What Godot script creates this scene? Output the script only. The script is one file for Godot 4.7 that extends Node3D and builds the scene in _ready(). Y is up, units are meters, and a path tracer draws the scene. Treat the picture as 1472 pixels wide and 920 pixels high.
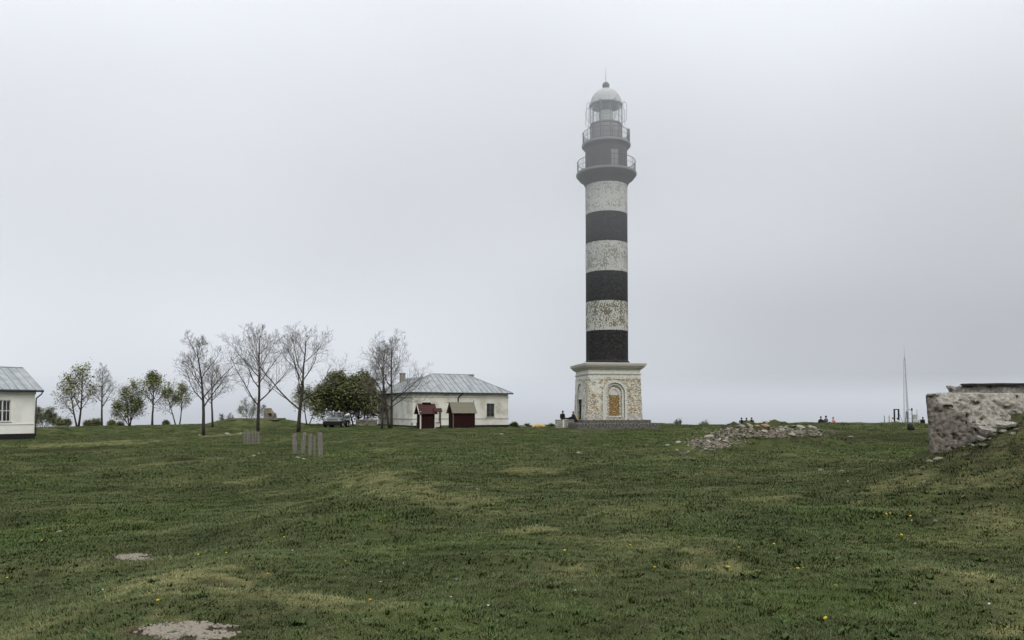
extends Node3D
# Banded lighthouse on a grassy island field in low cloud: house, sheds, trees, ruin and visitors.

const F := 1100.0            # focal length in pixels of the 1472 x 920 photograph
const CX := 736.0
const CY := 552.0            # principal point (the photograph is cropped at the bottom)
const EYE := 1.6
const PITCH := 2.0

var rng := RandomNumberGenerator.new()
var n_hill := FastNoiseLite.new()
var n_bump := FastNoiseLite.new()
var n_patch := FastNoiseLite.new()
var n_fine := FastNoiseLite.new()
var n_mid := FastNoiseLite.new()
var used := {}
var M := {}
var patches := []
var controls := []
# the ground grid
var rows: PackedFloat32Array
var COLS := 420
var gh: PackedFloat32Array
var gc: PackedColorArray
var gk: PackedFloat32Array


# ------------------------------------------------------------------ pixels to places
func ray(px: float, py: float) -> Vector3:
	var p := deg_to_rad(PITCH)
	var v := (CY - py) / F
	var u := (px - CX) / F
	var fwd := cos(p) - v * sin(p)
	return Vector3(u / fwd, (v * cos(p) + sin(p)) / fwd, -1.0)

func at(px: float, py: float, d: float) -> Vector3:
	return Vector3(0, EYE, 0) + ray(px, py) * d

func hit(px: float, py: float, dmin := 3.0, dmax := 110.0) -> Vector3:
	var r := ray(px, py)
	var d := dmin
	var last := 0.0
	while d < dmax:
		var p := Vector3(0, EYE, 0) + r * d
		if p.y <= height(p.x, p.z):
			var lo := d - last
			var hi := d
			for k in 8:
				var mid := (lo + hi) / 2
				p = Vector3(0, EYE, 0) + r * mid
				if p.y <= height(p.x, p.z): hi = mid
				else: lo = mid
			return Vector3(p.x, height(p.x, p.z), p.z)
		last = maxf(0.04, d * 0.006)
		d += last
	return Vector3(0, EYE, 0) + r * dmax


# ------------------------------------------------------------------ naming and adding
func numbered(called: String) -> String:
	var n: int = used.get(called, 0)
	used[called] = n + 1
	return called if n == 0 else "%s_%03d" % [called, n]

func tag(o: Node3D, label: String, category: String, group := "", kind := "") -> void:
	if label: o.set_meta("label", label)
	if category: o.set_meta("category", category)
	if group: o.set_meta("group", group)
	if kind: o.set_meta("kind", kind)

func thing(called: String, label: String, category: String, where := Vector3.ZERO, turn := 0.0, group := "") -> Node3D:
	var o := Node3D.new()
	o.name = numbered(called)
	add_child(o)
	o.position = where
	o.rotation.y = turn
	tag(o, label, category, group)
	return o

func part(called: String, mesh: Mesh, mat: Material, parent: Node3D, where := Vector3.ZERO, turn := Vector3.ZERO) -> MeshInstance3D:
	var o := MeshInstance3D.new()
	o.name = called
	o.mesh = mesh
	if mat: o.material_override = mat
	parent.add_child(o, true)
	o.position = where
	o.rotation = turn
	return o

func one(called: String, mesh: Mesh, mat: Material, label: String, category: String, where := Vector3.ZERO, turn := 0.0, group := "", kind := "") -> MeshInstance3D:
	var o := part(numbered(called), mesh, mat, self, where, Vector3(0, turn, 0))
	tag(o, label, category, group, kind)
	return o


# ------------------------------------------------------------------ shapes
func begin(smooth := false) -> SurfaceTool:
	var st := SurfaceTool.new()
	st.begin(Mesh.PRIMITIVE_TRIANGLES)
	st.set_smooth_group(0 if smooth else -1)
	return st

func done(st: SurfaceTool) -> ArrayMesh:
	st.generate_normals()
	return st.commit()

func tri(st: SurfaceTool, a: Vector3, b: Vector3, c: Vector3) -> void:
	st.add_vertex(a); st.add_vertex(b); st.add_vertex(c)

func quad(st: SurfaceTool, a: Vector3, b: Vector3, c: Vector3, d: Vector3) -> void:
	tri(st, a, b, c); tri(st, a, c, d)

func quad_uv(st: SurfaceTool, p: Array, uv: Array) -> void:
	for k in [0, 1, 2, 0, 2, 3]:
		st.set_uv(uv[k])
		st.add_vertex(p[k])

# a box with its eight corners given by half extents, chamfered on the vertical edges
func add_box(st: SurfaceTool, lo: Vector3, hi: Vector3, t := Transform3D.IDENTITY) -> void:
	var v := []
	for k in 8:
		v.append(t * Vector3(hi.x if k & 1 else lo.x, hi.y if k & 2 else lo.y, hi.z if k & 4 else lo.z))
	for f in [[0, 2, 3, 1], [4, 5, 7, 6], [0, 4, 6, 2], [1, 3, 7, 5], [2, 6, 7, 3], [0, 1, 5, 4]]:
		quad(st, v[f[0]], v[f[3]], v[f[2]], v[f[1]])

func box(lo: Vector3, hi: Vector3, bevel := 0.0) -> ArrayMesh:
	var st := begin()
	if bevel <= 0.0:
		add_box(st, lo, hi)
		return done(st)
	# a chamfered box: 8 corners cut
	var c := (lo + hi) / 2
	var h := (hi - lo) / 2
	var b := minf(bevel, minf(h.x, minf(h.y, h.z)) * 0.9)
	var P := func(sx, sy, sz, ax): return c + Vector3(sx * (h.x - (0.0 if ax == 0 else b)), sy * (h.y - (0.0 if ax == 1 else b)), sz * (h.z - (0.0 if ax == 2 else b)))
	for s in [-1, 1]:
		fquad(st, P.call(s, -1, -1, 0), P.call(s, 1, -1, 0), P.call(s, 1, 1, 0), P.call(s, -1, 1, 0), c)
		fquad(st, P.call(-1, s, -1, 1), P.call(1, s, -1, 1), P.call(1, s, 1, 1), P.call(-1, s, 1, 1), c)
		fquad(st, P.call(-1, -1, s, 2), P.call(1, -1, s, 2), P.call(1, 1, s, 2), P.call(-1, 1, s, 2), c)
		for r in [-1, 1]:
			fquad(st, P.call(s, r, -1, 0), P.call(s, r, 1, 0), P.call(s, r, 1, 1), P.call(s, r, -1, 1), c)
			fquad(st, P.call(s, -1, r, 0), P.call(s, 1, r, 0), P.call(s, 1, r, 2), P.call(s, -1, r, 2), c)
			fquad(st, P.call(-1, s, r, 1), P.call(1, s, r, 1), P.call(1, s, r, 2), P.call(-1, s, r, 2), c)
			for q in [-1, 1]:
				ftri(st, P.call(s, r, q, 0), P.call(s, r, q, 1), P.call(s, r, q, 2), c)
	return done(st)

# triangles that face away from a centre
func ftri(st: SurfaceTool, a: Vector3, b: Vector3, c: Vector3, o: Vector3) -> void:
	if (b - a).cross(c - a).dot((a + b + c) / 3.0 - o) > 0.0:
		tri(st, a, c, b)
	else:
		tri(st, a, b, c)

func fquad(st: SurfaceTool, a: Vector3, b: Vector3, c: Vector3, d: Vector3, o: Vector3) -> void:
	ftri(st, a, b, c, o); ftri(st, a, c, d, o)

func add_tube(st: SurfaceTool, pts: Array, rad: Array, sides := 6, caps := true) -> void:
	var rings := []
	var up := Vector3(0.31, 0.17, 0.93)
	for i in pts.size():
		var p: Vector3 = pts[i]
		var dir: Vector3
		if i == 0: dir = pts[1] - p
		elif i == pts.size() - 1: dir = p - pts[i - 1]
		else: dir = pts[i + 1] - pts[i - 1]
		dir = dir.normalized()
		var a := up - dir * up.dot(dir)
		if a.length() < 0.1: a = dir.cross(Vector3(1, 0, 0.2))
		a = a.normalized()
		var b := dir.cross(a)
		up = a
		var ring := []
		for k in sides:
			var t := TAU * k / sides
			ring.append(p + (a * cos(t) + b * sin(t)) * float(rad[i]))
		rings.append(ring)
	for i in pts.size() - 1:
		for k in sides:
			var m := (k + 1) % sides
			quad(st, rings[i][k], rings[i][m], rings[i + 1][m], rings[i + 1][k])
	if caps:
		for k in range(1, sides - 1):
			tri(st, rings[0][0], rings[0][k + 1], rings[0][k])
			tri(st, rings[-1][0], rings[-1][k], rings[-1][k + 1])

func tube(pts: Array, rad: Array, sides := 8) -> ArrayMesh:
	var st := begin(true)
	add_tube(st, pts, rad, sides)
	return done(st)

# a profile of (radius, height) turned about the y axis
func lathe(prof: Array, seg := 48, smooth := true, a0 := 0.0, a1 := TAU) -> ArrayMesh:
	var st := begin(smooth)
	for i in prof.size() - 1:
		var p: Vector2 = prof[i]
		var q: Vector2 = prof[i + 1]
		if not smooth or (i > 0 and absf((p - Vector2(prof[i - 1])).angle_to(q - p)) > 0.6):
			st.set_smooth_group(i + 1)
		for k in seg:
			var t0 := a0 + (a1 - a0) * k / seg
			var t1 := a0 + (a1 - a0) * (k + 1) / seg
			var d0 := Vector3(sin(t0), 0, cos(t0))
			var d1 := Vector3(sin(t1), 0, cos(t1))
			var v := [d0 * p.x + Vector3.UP * p.y, d1 * p.x + Vector3.UP * p.y, d1 * q.x + Vector3.UP * q.y, d0 * q.x + Vector3.UP * q.y]
			var uv := [Vector2(t0 / TAU, -p.y), Vector2(t1 / TAU, -p.y), Vector2(t1 / TAU, -q.y), Vector2(t0 / TAU, -q.y)]
			quad_uv(st, [v[0], v[3], v[2], v[1]], [uv[0], uv[3], uv[2], uv[1]])
	return done(st)

# a flat polygon in the plane (origin, a, b), thickened along its normal
func slab(poly: PackedVector2Array, o: Vector3, a: Vector3, b: Vector3, thick: float) -> ArrayMesh:
	var st := begin()
	var n := a.cross(b).normalized() * thick
	var idx := Geometry2D.triangulate_polygon(poly)
	var c := Vector3.ZERO
	var w := []
	for p in poly:
		w.append(o + a * p.x + b * p.y)
		c += w[-1]
	c = c / poly.size() + n * 0.5
	for k in range(0, idx.size(), 3):
		var t := [w[idx[k]], w[idx[k + 1]], w[idx[k + 2]]]
		var up: Vector3 = n
		if (t[1] - t[0]).cross(t[2] - t[0]).dot(up) > 0: t = [t[0], t[2], t[1]]
		tri(st, t[0] + up, t[1] + up, t[2] + up)
		tri(st, t[0], t[2], t[1])
	var area := 0.0
	for k in poly.size():
		area += poly[k].cross(poly[(k + 1) % poly.size()])
	for k in poly.size():
		var m := (k + 1) % poly.size()
		if area > 0: quad(st, w[k], w[k] + n, w[m] + n, w[m])
		else: quad(st, w[k], w[m], w[m] + n, w[k] + n)
	return done(st)

# surface nets of a distance field; region gives a colour for a point
func nets(lo: Vector3, hi: Vector3, cell: float, field: Callable, tint = null) -> ArrayMesh:
	var nx := int(ceil((hi.x - lo.x) / cell)) + 1
	var ny := int(ceil((hi.y - lo.y) / cell)) + 1
	var nz := int(ceil((hi.z - lo.z) / cell)) + 1
	var s := PackedFloat32Array()
	s.resize(nx * ny * nz)
	var k := 0
	for z in nz:
		for y in ny:
			for x in nx:
				s[k] = field.call(lo + Vector3(x, y, z) * cell)
				k += 1
	var vert := PackedVector3Array()
	var norm := PackedVector3Array()
	var cols := PackedColorArray()
	var at_cell := {}
	var sy := nx
	var sz := nx * ny
	for z in nz - 1:
		for y in ny - 1:
			for x in nx - 1:
				var b := x + y * sy + z * sz
				var v := [s[b], s[b + 1], s[b + sy], s[b + sy + 1], s[b + sz], s[b + sz + 1], s[b + sz + sy], s[b + sz + sy + 1]]
				var neg := 0
				for q in 8:
					if v[q] < 0.0: neg += 1
				if neg == 0 or neg == 8: continue
				var sum := Vector3.ZERO
				var cnt := 0
				for e in [[0, 1], [2, 3], [4, 5], [6, 7], [0, 2], [1, 3], [4, 6], [5, 7], [0, 4], [1, 5], [2, 6], [3, 7]]:
					var p: float = v[e[0]]
					var r: float = v[e[1]]
					if (p < 0.0) != (r < 0.0):
						var t := p / (p - r)
						var A := Vector3(e[0] & 1, (e[0] >> 1) & 1, e[0] >> 2)
						var B := Vector3(e[1] & 1, (e[1] >> 1) & 1, e[1] >> 2)
						sum += A.lerp(B, t)
						cnt += 1
				at_cell[b] = vert.size()
				var pt := lo + (Vector3(x, y, z) + sum / cnt) * cell
				vert.append(pt)
				norm.append(Vector3(v[1] + v[3] + v[5] + v[7] - v[0] - v[2] - v[4] - v[6], v[2] + v[3] + v[6] + v[7] - v[0] - v[1] - v[4] - v[5], v[4] + v[5] + v[6] + v[7] - v[0] - v[1] - v[2] - v[3]).normalized())
				if tint != null: cols.append(tint.call(pt))
	var ind := PackedInt32Array()
	for b in at_cell:
		var x: int = b % sy
		var y: int = (b / sy) % ny
		var z: int = b / sz
		for ax in 3:
			var st: int = [1, sy, sz][ax]
			var u: int = [sy, sz, 1][ax]
			var w: int = [sz, 1, sy][ax]
			if (ax == 0 and (y == 0 or z == 0)) or (ax == 1 and (z == 0 or x == 0)) or (ax == 2 and (x == 0 or y == 0)): continue
			var p := s[b]
			var q := s[b + st]
			if (p < 0.0) == (q < 0.0): continue
			if not (at_cell.has(b - u) and at_cell.has(b - w) and at_cell.has(b - u - w)): continue
			var c0: int = at_cell[b]
			var c1: int = at_cell[b - u]
			var c2: int = at_cell[b - u - w]
			var c3: int = at_cell[b - w]
			if p < 0.0: ind.append_array([c0, c2, c1, c0, c3, c2])
			else: ind.append_array([c0, c1, c2, c0, c2, c3])
	var arr := []
	arr.resize(Mesh.ARRAY_MAX)
	arr[Mesh.ARRAY_VERTEX] = vert
	arr[Mesh.ARRAY_NORMAL] = norm
	if tint != null: arr[Mesh.ARRAY_COLOR] = cols
	arr[Mesh.ARRAY_INDEX] = ind
	var m := ArrayMesh.new()
	m.add_surface_from_arrays(Mesh.PRIMITIVE_TRIANGLES, arr)
	return m


# ------------------------------------------------------------------ materials
func lin(r: float, g: float, b: float) -> Color:
	return Color(r, g, b).linear_to_srgb()

func plain(c: Color, rough := 0.9, metal := 0.0) -> StandardMaterial3D:
	var m := StandardMaterial3D.new()
	m.albedo_color = c
	m.roughness = rough
	m.metallic = metal
	m.metallic_specular = 0.3
	return m

func noise_tex(freq: float, ramp: Array, size := 256, kind := FastNoiseLite.TYPE_SIMPLEX_SMOOTH, oct := 4, seed_ := 1) -> NoiseTexture2D:
	var n := FastNoiseLite.new()
	n.noise_type = kind
	n.frequency = freq
	n.fractal_octaves = oct
	n.seed = seed_
	var t := NoiseTexture2D.new()
	t.width = size
	t.height = size
	t.seamless = true
	t.noise = n
	if ramp:
		var g := Gradient.new()
		g.offsets = PackedFloat32Array(ramp.map(func(x): return x[0]))
		g.colors = PackedColorArray(ramp.map(func(x): return x[1]))
		t.color_ramp = g
	return t

# noise colours in world or object triplanar mapping, with relief
func rough_mat(ramp: Array, freq: float, scale: float, relief := 1.0, rough := 0.95, seed_ := 1, world := false, kind := FastNoiseLite.TYPE_SIMPLEX_SMOOTH) -> StandardMaterial3D:
	var m := StandardMaterial3D.new()
	m.albedo_texture = noise_tex(freq, ramp, 256, kind, 5, seed_)
	m.uv1_triplanar = true
	m.uv1_world_triplanar = world
	m.uv1_scale = Vector3.ONE * scale
	m.roughness = rough
	m.metallic_specular = 0.25
	if relief > 0.0:
		m.heightmap_enabled = true
		m.heightmap_texture = noise_tex(freq * 2.0, [], 256, kind, 5, seed_ + 9)
		m.heightmap_scale = relief
	return m


# ------------------------------------------------------------------ the lie of the land
func set_controls() -> void:
	# (pixel x, pixel y, metres away): where the ground is seen
	for c in [[0, 631, 66], [54, 631, 66], [108, 614.5, 102], [0, 616, 104], [187, 612.5, 102], [221, 611.5, 102], [255, 611, 100], [293, 627, 68], [371, 621, 72], [429, 622.5, 70],
			[440, 611.5, 98], [481, 613.5, 85], [505, 613, 92], [552, 618, 80], [620, 615.5, 80], [665, 616, 80], [600, 614, 88], [735, 615, 94], [770, 615, 92], [800, 616, 78], [835, 617, 73], [945, 617, 74],
			[950, 614, 82], [1005, 609, 80], [1055, 612.5, 72], [1150, 608.5, 75], [1250, 608.5, 75], [1330, 609.5, 75], [1500, 610, 75], [443, 661, 33], [362, 637.5, 50], [330, 611, 92]]:
		controls.append(at(c[0], c[1], c[2]))
	for c in [[0, 0, -2], [-3, 0.0, -5], [0, 0, -6], [4, 0, -6], [8, 0, -9], [0, -0.02, -12], [6, 0, -14], [-5, -0.08, -10], [-9, -0.25, -14], [-20, -0.55, -30], [-13, -0.4, -25], [0, -0.08, -22], [-4, -0.2, -34],
			[6, -0.05, -30], [14, -0.05, -28], [20, 0.0, -30], [9, 0.0, -45], [25, 0.15, -50], [-4, -0.15, -55], [-40, -0.8, -50], [40, 0.2, -50], [-28, -0.65, -45], [12, 0.0, 8], [-12, -0.2, 8], [12, 0.0, -20]]:
		controls.append(Vector3(c[0], c[1], c[2]))

func base_height(x: float, z: float) -> float:
	var num := 0.0
	var den := 1e-9
	var reach := 2.2 + 0.10 * maxf(0.0, -z)
	var k := 1.0 / (reach * reach)
	for c: Vector3 in controls:
		var q := ((c.x - x) * (c.x - x) + (c.z - z) * (c.z - z)) * k
		var w := 1.0 / (0.06 + q * q)
		num += w * c.y
		den += w
	return num / den

func height(x: float, z: float) -> float:
	var d := -z
	var h := base_height(x, z)
	# hummocks
	var far := clampf(d / 60.0, 0.0, 1.0)
	h += n_hill.get_noise_2d(x, z) * 0.21 * smoothstep(0.5, 7.0, d)
	var hum := n_mid.get_noise_2d(x, z)
	h += (0.13 * maxf(0.0, hum - 0.05) - 0.05 * maxf(0.0, -hum)) * smoothstep(0.5, 5.0, d)
	h += n_bump.get_noise_2d(x, z) * lerpf(0.045, 0.04, far)
	# the ground drops away to the left of a low bank
	h -= 0.36 * smoothstep(-2.9, -5.2, x + 0.25 * n_mid.get_noise_2d(z, 5.0)) * (1.0 - smoothstep(19.0, 27.0, d)) * smoothstep(3.0, 6.0, d)
	# mound that carries the ruined bunker
	var mx := x - 11.6
	var mz := z + 14.6
	var rough := n_fine.get_noise_2d(x * 3.0, z * 3.0)
	var g := 0.35 * exp(-0.5 * (mx * mx / 16.0 + mz * mz / 14.0)) + 1.6 * exp(-0.5 * (mx * mx / 4.2 + mz * mz / (14.0 if mz > 0 else 5.0)))
	g += 0.42 * exp(-0.5 * ((x - 10.6) * (x - 10.6) / 5.0 + (z + 10.6) * (z + 10.6) / 5.0))
	h += g * (1.0 + 0.10 * rough)
	# rubble mound
	mx = (x - 11.2) / 3.7
	mz = (z + 34.3) / 2.4
	var r := mx * mx + mz * mz
	h += 1.06 * exp(-1.1 * pow(r, 1.5)) * (1.0 + 0.25 * rough)
	# old gun platform among the trees
	mx = (x + 30.9) / 5.6
	mz = (z + 93.5) / 4.5
	r = mx * mx + mz * mz
	h += 0.70 * exp(-pow(r, 3.0))
	# beyond the crest the land falls to the sea
	var px := CX + F * x / maxf(d, 1.0)
	var crest := lerpf(106.0, 77.0, smoothstep(950.0, 1010.0, px))
	if d > crest:
		h -= minf((d - crest) * 0.085, 1.2 + maxf(0.0, d - crest - 45.0) * 0.12)
	return h

func patch(px: float, py: float, wx: float, wy: float, what: int, strength := 1.0, tilt := 0.0) -> void:
	# an ellipse seen at that pixel, laid on the ground: half width and half height in pixels
	var c := hit(px, py)
	var l := hit(px - wx, py + wx * tilt)
	var n := hit(px, py - wy)
	var f := hit(px, py + wy)
	var ax := maxf(0.1, Vector2(c.x - l.x, c.z - l.z).length())
	var az := maxf(0.08, Vector2(n.x - f.x, n.z - f.z).length() * 0.5)
	var dir := Vector2(c.x - l.x, c.z - l.z).normalized()
	patches.append([c.x, c.z, ax, az, dir, what, strength, (maxf(ax, az) * 1.7) ** 2])

# (dry, lush, bare, soil) at a place
func cover(x: float, z: float) -> Vector4:
	var out := Vector4.ZERO
	for p in patches:
		var dx: float = x - p[0]
		var dz: float = z - p[1]
		if dx * dx + dz * dz > p[7]: continue
		var dir: Vector2 = p[4]
		var u: float = (dx * dir.x + dz * dir.y) / p[2]
		var v: float = (dz * dir.x - dx * dir.y) / p[3]
		var w: float = p[6] * clampf(1.35 - sqrt(u * u + v * v) + 0.75 * n_fine.get_noise_2d(x * 2.0, z * 2.0), 0.0, 1.0)
		out[p[5]] = maxf(out[p[5]], w)
	return out


func _ready() -> void:
	rng.seed = 7
	# ---------------- camera
	var cam := Camera3D.new()
	cam.name = "camera"
	cam.projection = Camera3D.PROJECTION_FRUSTUM
	cam.keep_aspect = Camera3D.KEEP_HEIGHT
	cam.near = 0.1
	cam.far = 9000.0
	cam.size = 0.1 * 920.0 / F
	cam.frustum_offset = Vector2(0, 0.1 * (CY - 460.0) / F)
	cam.position = Vector3(0, EYE, 0)
	cam.rotation_degrees = Vector3(PITCH, 0, 0)
	add_child(cam)
	cam.current = true
	# ---------------- sky and air
	var env := Environment.new()
	env.background_mode = Environment.BG_SKY
	env.sky = Sky.new()
	env.sky.sky_material = overcast()
	env.background_energy_multiplier = 1.0
	env.tonemap_mode = Environment.TONE_MAPPER_LINEAR
	env.tonemap_exposure = 1.6
	env.volumetric_fog_enabled = true
	env.volumetric_fog_density = 0.0
	env.sdfgi_enabled = true
	env.ssao_enabled = true
	env.ssil_enabled = true
	var we := WorldEnvironment.new()
	we.name = "air"
	we.environment = env
	add_child(we)
	# ---------------- the veiled sun
	var sun := DirectionalLight3D.new()
	sun.name = "sun"
	sun.light_energy = 0.5
	sun.light_color = Color(1.0, 0.97, 0.92)
	sun.light_angular_distance = 40.0
	sun.shadow_enabled = true
	add_child(sun)
	sun.look_at_from_position(Vector3(17, 40, 44), Vector3.ZERO)
	# ---------------- noises
	n_hill.seed = 3; n_hill.frequency = 0.11; n_hill.fractal_octaves = 3
	n_bump.seed = 5; n_bump.frequency = 0.9; n_bump.fractal_octaves = 2
	n_patch.seed = 11; n_patch.frequency = 0.35; n_patch.fractal_octaves = 4
	n_mid.seed = 23; n_mid.frequency = 0.34; n_mid.fractal_octaves = 2
	n_fine.seed = 17; n_fine.frequency = 1.1; n_fine.fractal_octaves = 3
	set_controls()
	materials()
	set_patches()
	# ---------------- the setting
	make_ground()
	make_sea_and_cloud()
	make_grass()
	make_flowers()
	make_field_stones()
	# ---------------- what stands on it
	make_lighthouse()
	make_middle_house()
	make_left_house()
	make_sheds()
	make_trees()
	make_bunker()
	make_rubble()
	make_posts()
	make_gun_platform()
	make_truck()
	make_station()
	make_at_lighthouse_foot()
	make_people()


func overcast() -> PanoramaSkyMaterial:
	var w := 1024
	var h := 512
	var im := Image.create(w, h, false, Image.FORMAT_RGBF)
	var n := FastNoiseLite.new()
	n.seed = 21
	n.frequency = 0.85
	n.fractal_octaves = 3
	n.fractal_gain = 0.4
	for y in h:
		var el := PI * (0.5 - (y + 0.5) / h)
		for x in w:
			var az := TAU * (0.5 - (x + 0.5) / w)      # 0 is straight ahead, to the right positive
			var dir := Vector3(sin(az) * cos(el), sin(el), -cos(az) * cos(el))
			var c: Color
			if el <= 0.0:
				c = Color(0.38, 0.40, 0.44)
			else:
				var up := sin(el)
				var k := n.get_noise_3d(dir.x, dir.y * 2.2, dir.z)
				# veiled sun to the upper left, thicker cloud low and to the right
				var side := -0.5 * sin(az + 0.2) * cos(el)
				var v := (0.42 + 0.22 * up + 1.25 * up * up) * (1.0 + 0.28 * side + 0.32 * k)
				v = maxf(v, 0.30)
				c = Color(v * lerpf(0.935, 0.955, up), v * lerpf(0.985, 0.99, up), v * lerpf(1.06, 1.02, up))
			im.set_pixel(x, y, c)
	var m := PanoramaSkyMaterial.new()
	m.panorama = ImageTexture.create_from_image(im)
	m.filter = true
	return m


func materials() -> void:
	var g := StandardMaterial3D.new()
	g.vertex_color_use_as_albedo = true
	g.albedo_texture = noise_tex(0.09, [[0.2, Color(0.62, 0.62, 0.62)], [0.5, Color(0.86, 0.86, 0.86)], [0.8, Color(1, 1, 1)]], 512, FastNoiseLite.TYPE_SIMPLEX, 4, 4)
	g.uv1_triplanar = true
	g.uv1_world_triplanar = true
	g.uv1_scale = Vector3.ONE * 0.9
	g.roughness = 1.0
	g.metallic_specular = 0.1
	g.heightmap_enabled = true
	g.heightmap_texture = noise_tex(0.12, [], 512, FastNoiseLite.TYPE_SIMPLEX, 5, 6)
	g.heightmap_scale = 4.0
	M.ground = g
	var b := StandardMaterial3D.new()
	b.vertex_color_use_as_albedo = true
	b.roughness = 0.75
	b.metallic_specular = 0.2
	b.backlight_enabled = true
	b.backlight = Color(0.35, 0.4, 0.2)
	M.blade = b
	M.black_paint = rough_mat([[0.25, lin(0.018, 0.018, 0.019)], [0.55, lin(0.027, 0.027, 0.028)], [0.85, lin(0.05, 0.049, 0.047)]], 0.03, 0.35, 0.6, 0.8, 31)
	M.grey_metal = rough_mat([[0.3, lin(0.16, 0.165, 0.17)], [0.7, lin(0.22, 0.225, 0.23)]], 0.04, 0.6, 0.2, 0.55, 33)
	M.dark_iron = rough_mat([[0.3, lin(0.05, 0.05, 0.052)], [0.7, lin(0.09, 0.088, 0.085)]], 0.05, 0.8, 0.3, 0.7, 35)
	M.dome = rough_mat([[0.3, lin(0.30, 0.305, 0.31)], [0.7, lin(0.40, 0.405, 0.41)]], 0.02, 0.5, 0.2, 0.6, 37)
	M.stone = rough_mat([[0.2, lin(0.13, 0.12, 0.10)], [0.45, lin(0.24, 0.225, 0.19)], [0.7, lin(0.33, 0.31, 0.27)], [0.9, lin(0.42, 0.40, 0.36)]], 0.03, 0.9, 2.0, 0.95, 41)
	M.limestone = rough_mat([[0.2, lin(0.17, 0.16, 0.13)], [0.5, lin(0.32, 0.30, 0.25)], [0.85, lin(0.46, 0.44, 0.38)]], 0.03, 1.7, 1.5, 0.95, 43)
	M.gravel = rough_mat([[0.2, lin(0.13, 0.112, 0.09)], [0.6, lin(0.25, 0.22, 0.18)]], 0.05, 20.0, 0.0, 0.95, 46)
	M.limestone_dark = rough_mat([[0.2, lin(0.08, 0.075, 0.06)], [0.5, lin(0.17, 0.16, 0.13)], [0.85, lin(0.27, 0.25, 0.2)]], 0.03, 1.7, 1.5, 0.95, 44)
	M.rust_stone = rough_mat([[0.2, lin(0.15, 0.1, 0.06)], [0.5, lin(0.33, 0.2, 0.11)], [0.85, lin(0.4, 0.28, 0.18)]], 0.03, 1.7, 1.5, 0.95, 45)
	M.concrete = rough_mat([[0.15, lin(0.07, 0.062, 0.052)], [0.4, lin(0.145, 0.128, 0.108)], [0.65, lin(0.20, 0.18, 0.155)], [0.9, lin(0.27, 0.25, 0.22)]], 0.035, 1.1, 0.8, 0.95, 47)
	M.concrete_pale = rough_mat([[0.15, lin(0.09, 0.082, 0.068)], [0.38, lin(0.20, 0.185, 0.158)], [0.6, lin(0.27, 0.255, 0.225)], [0.9, lin(0.40, 0.38, 0.34)]], 0.04, 1.1, 1.0, 0.95, 49)
	M.roofing = rough_mat([[0.3, lin(0.02, 0.02, 0.02)], [0.7, lin(0.04, 0.038, 0.035)]], 0.05, 1.0, 0.5, 0.8, 51)
	M.post = rough_mat([[0.2, lin(0.10, 0.09, 0.08)], [0.5, lin(0.19, 0.175, 0.155)], [0.8, lin(0.27, 0.25, 0.22)]], 0.04, 1.6, 1.5, 0.95, 53)
	M.white_wall = rough_mat([[0.15, lin(0.66, 0.66, 0.62)], [0.5, lin(0.73, 0.73, 0.69)], [0.85, lin(0.77, 0.77, 0.73)]], 0.012, 0.14, 0.8, 0.95, 55)
	M.old_white = rough_mat([[0.12, lin(0.46, 0.43, 0.36)], [0.3, lin(0.60, 0.58, 0.52)], [0.5, lin(0.68, 0.67, 0.62)], [0.85, lin(0.75, 0.74, 0.69)]], 0.014, 0.12, 1.0, 0.95, 57)
	M.belt = rough_mat([[0.2, lin(0.30, 0.29, 0.27)], [0.6, lin(0.50, 0.49, 0.46)]], 0.03, 0.5, 1.0, 0.95, 58)
	M.tar = rough_mat([[0.3, lin(0.013, 0.013, 0.014)], [0.7, lin(0.035, 0.033, 0.032)]], 0.05, 0.8, 1.0, 0.9, 59)
	M.roof_zinc = rough_mat([[0.2, lin(0.215, 0.232, 0.245)], [0.5, lin(0.27, 0.288, 0.30)], [0.8, lin(0.33, 0.345, 0.355)]], 0.012, 0.25, 0.1, 0.5, 61)
	M.gutter = plain(lin(0.07, 0.075, 0.08), 0.6)
	M.red_board = rough_mat([[0.2, lin(0.014, 0.006, 0.006)], [0.5, lin(0.024, 0.009, 0.009)], [0.8, lin(0.036, 0.013, 0.012)]], 0.05, 0.8, 0.5, 0.85, 63)
	M.red_roof = rough_mat([[0.2, lin(0.042, 0.021, 0.019)], [0.5, lin(0.06, 0.028, 0.026)], [0.8, lin(0.085, 0.045, 0.042)]], 0.05, 0.8, 0.5, 0.8, 65)
	M.moss_roof = rough_mat([[0.2, lin(0.11, 0.106, 0.082)], [0.5, lin(0.165, 0.16, 0.122)], [0.8, lin(0.23, 0.22, 0.175)]], 0.04, 0.8, 1.0, 0.95, 67)
	M.white_paint = plain(lin(0.6, 0.6, 0.57), 0.7)
	M.frame_paint = plain(lin(0.62, 0.62, 0.6), 0.6)
	M.grey_wood = rough_mat([[0.2, lin(0.09, 0.08, 0.07)], [0.8, lin(0.18, 0.16, 0.14)]], 0.06, 1.2, 1.0, 0.9, 69)
	var gl := StandardMaterial3D.new()
	gl.transparency = BaseMaterial3D.TRANSPARENCY_ALPHA
	gl.albedo_color = Color(0.35, 0.4, 0.42, 0.12)
	gl.roughness = 0.03
	M.glass = gl
	M.bark = rough_mat([[0.2, lin(0.035, 0.03, 0.026)], [0.5, lin(0.06, 0.052, 0.045)], [0.8, lin(0.095, 0.085, 0.072)]], 0.05, 1.2, 2.0, 0.95, 71)
	M.twig = plain(lin(0.15, 0.135, 0.115), 0.95)
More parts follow.
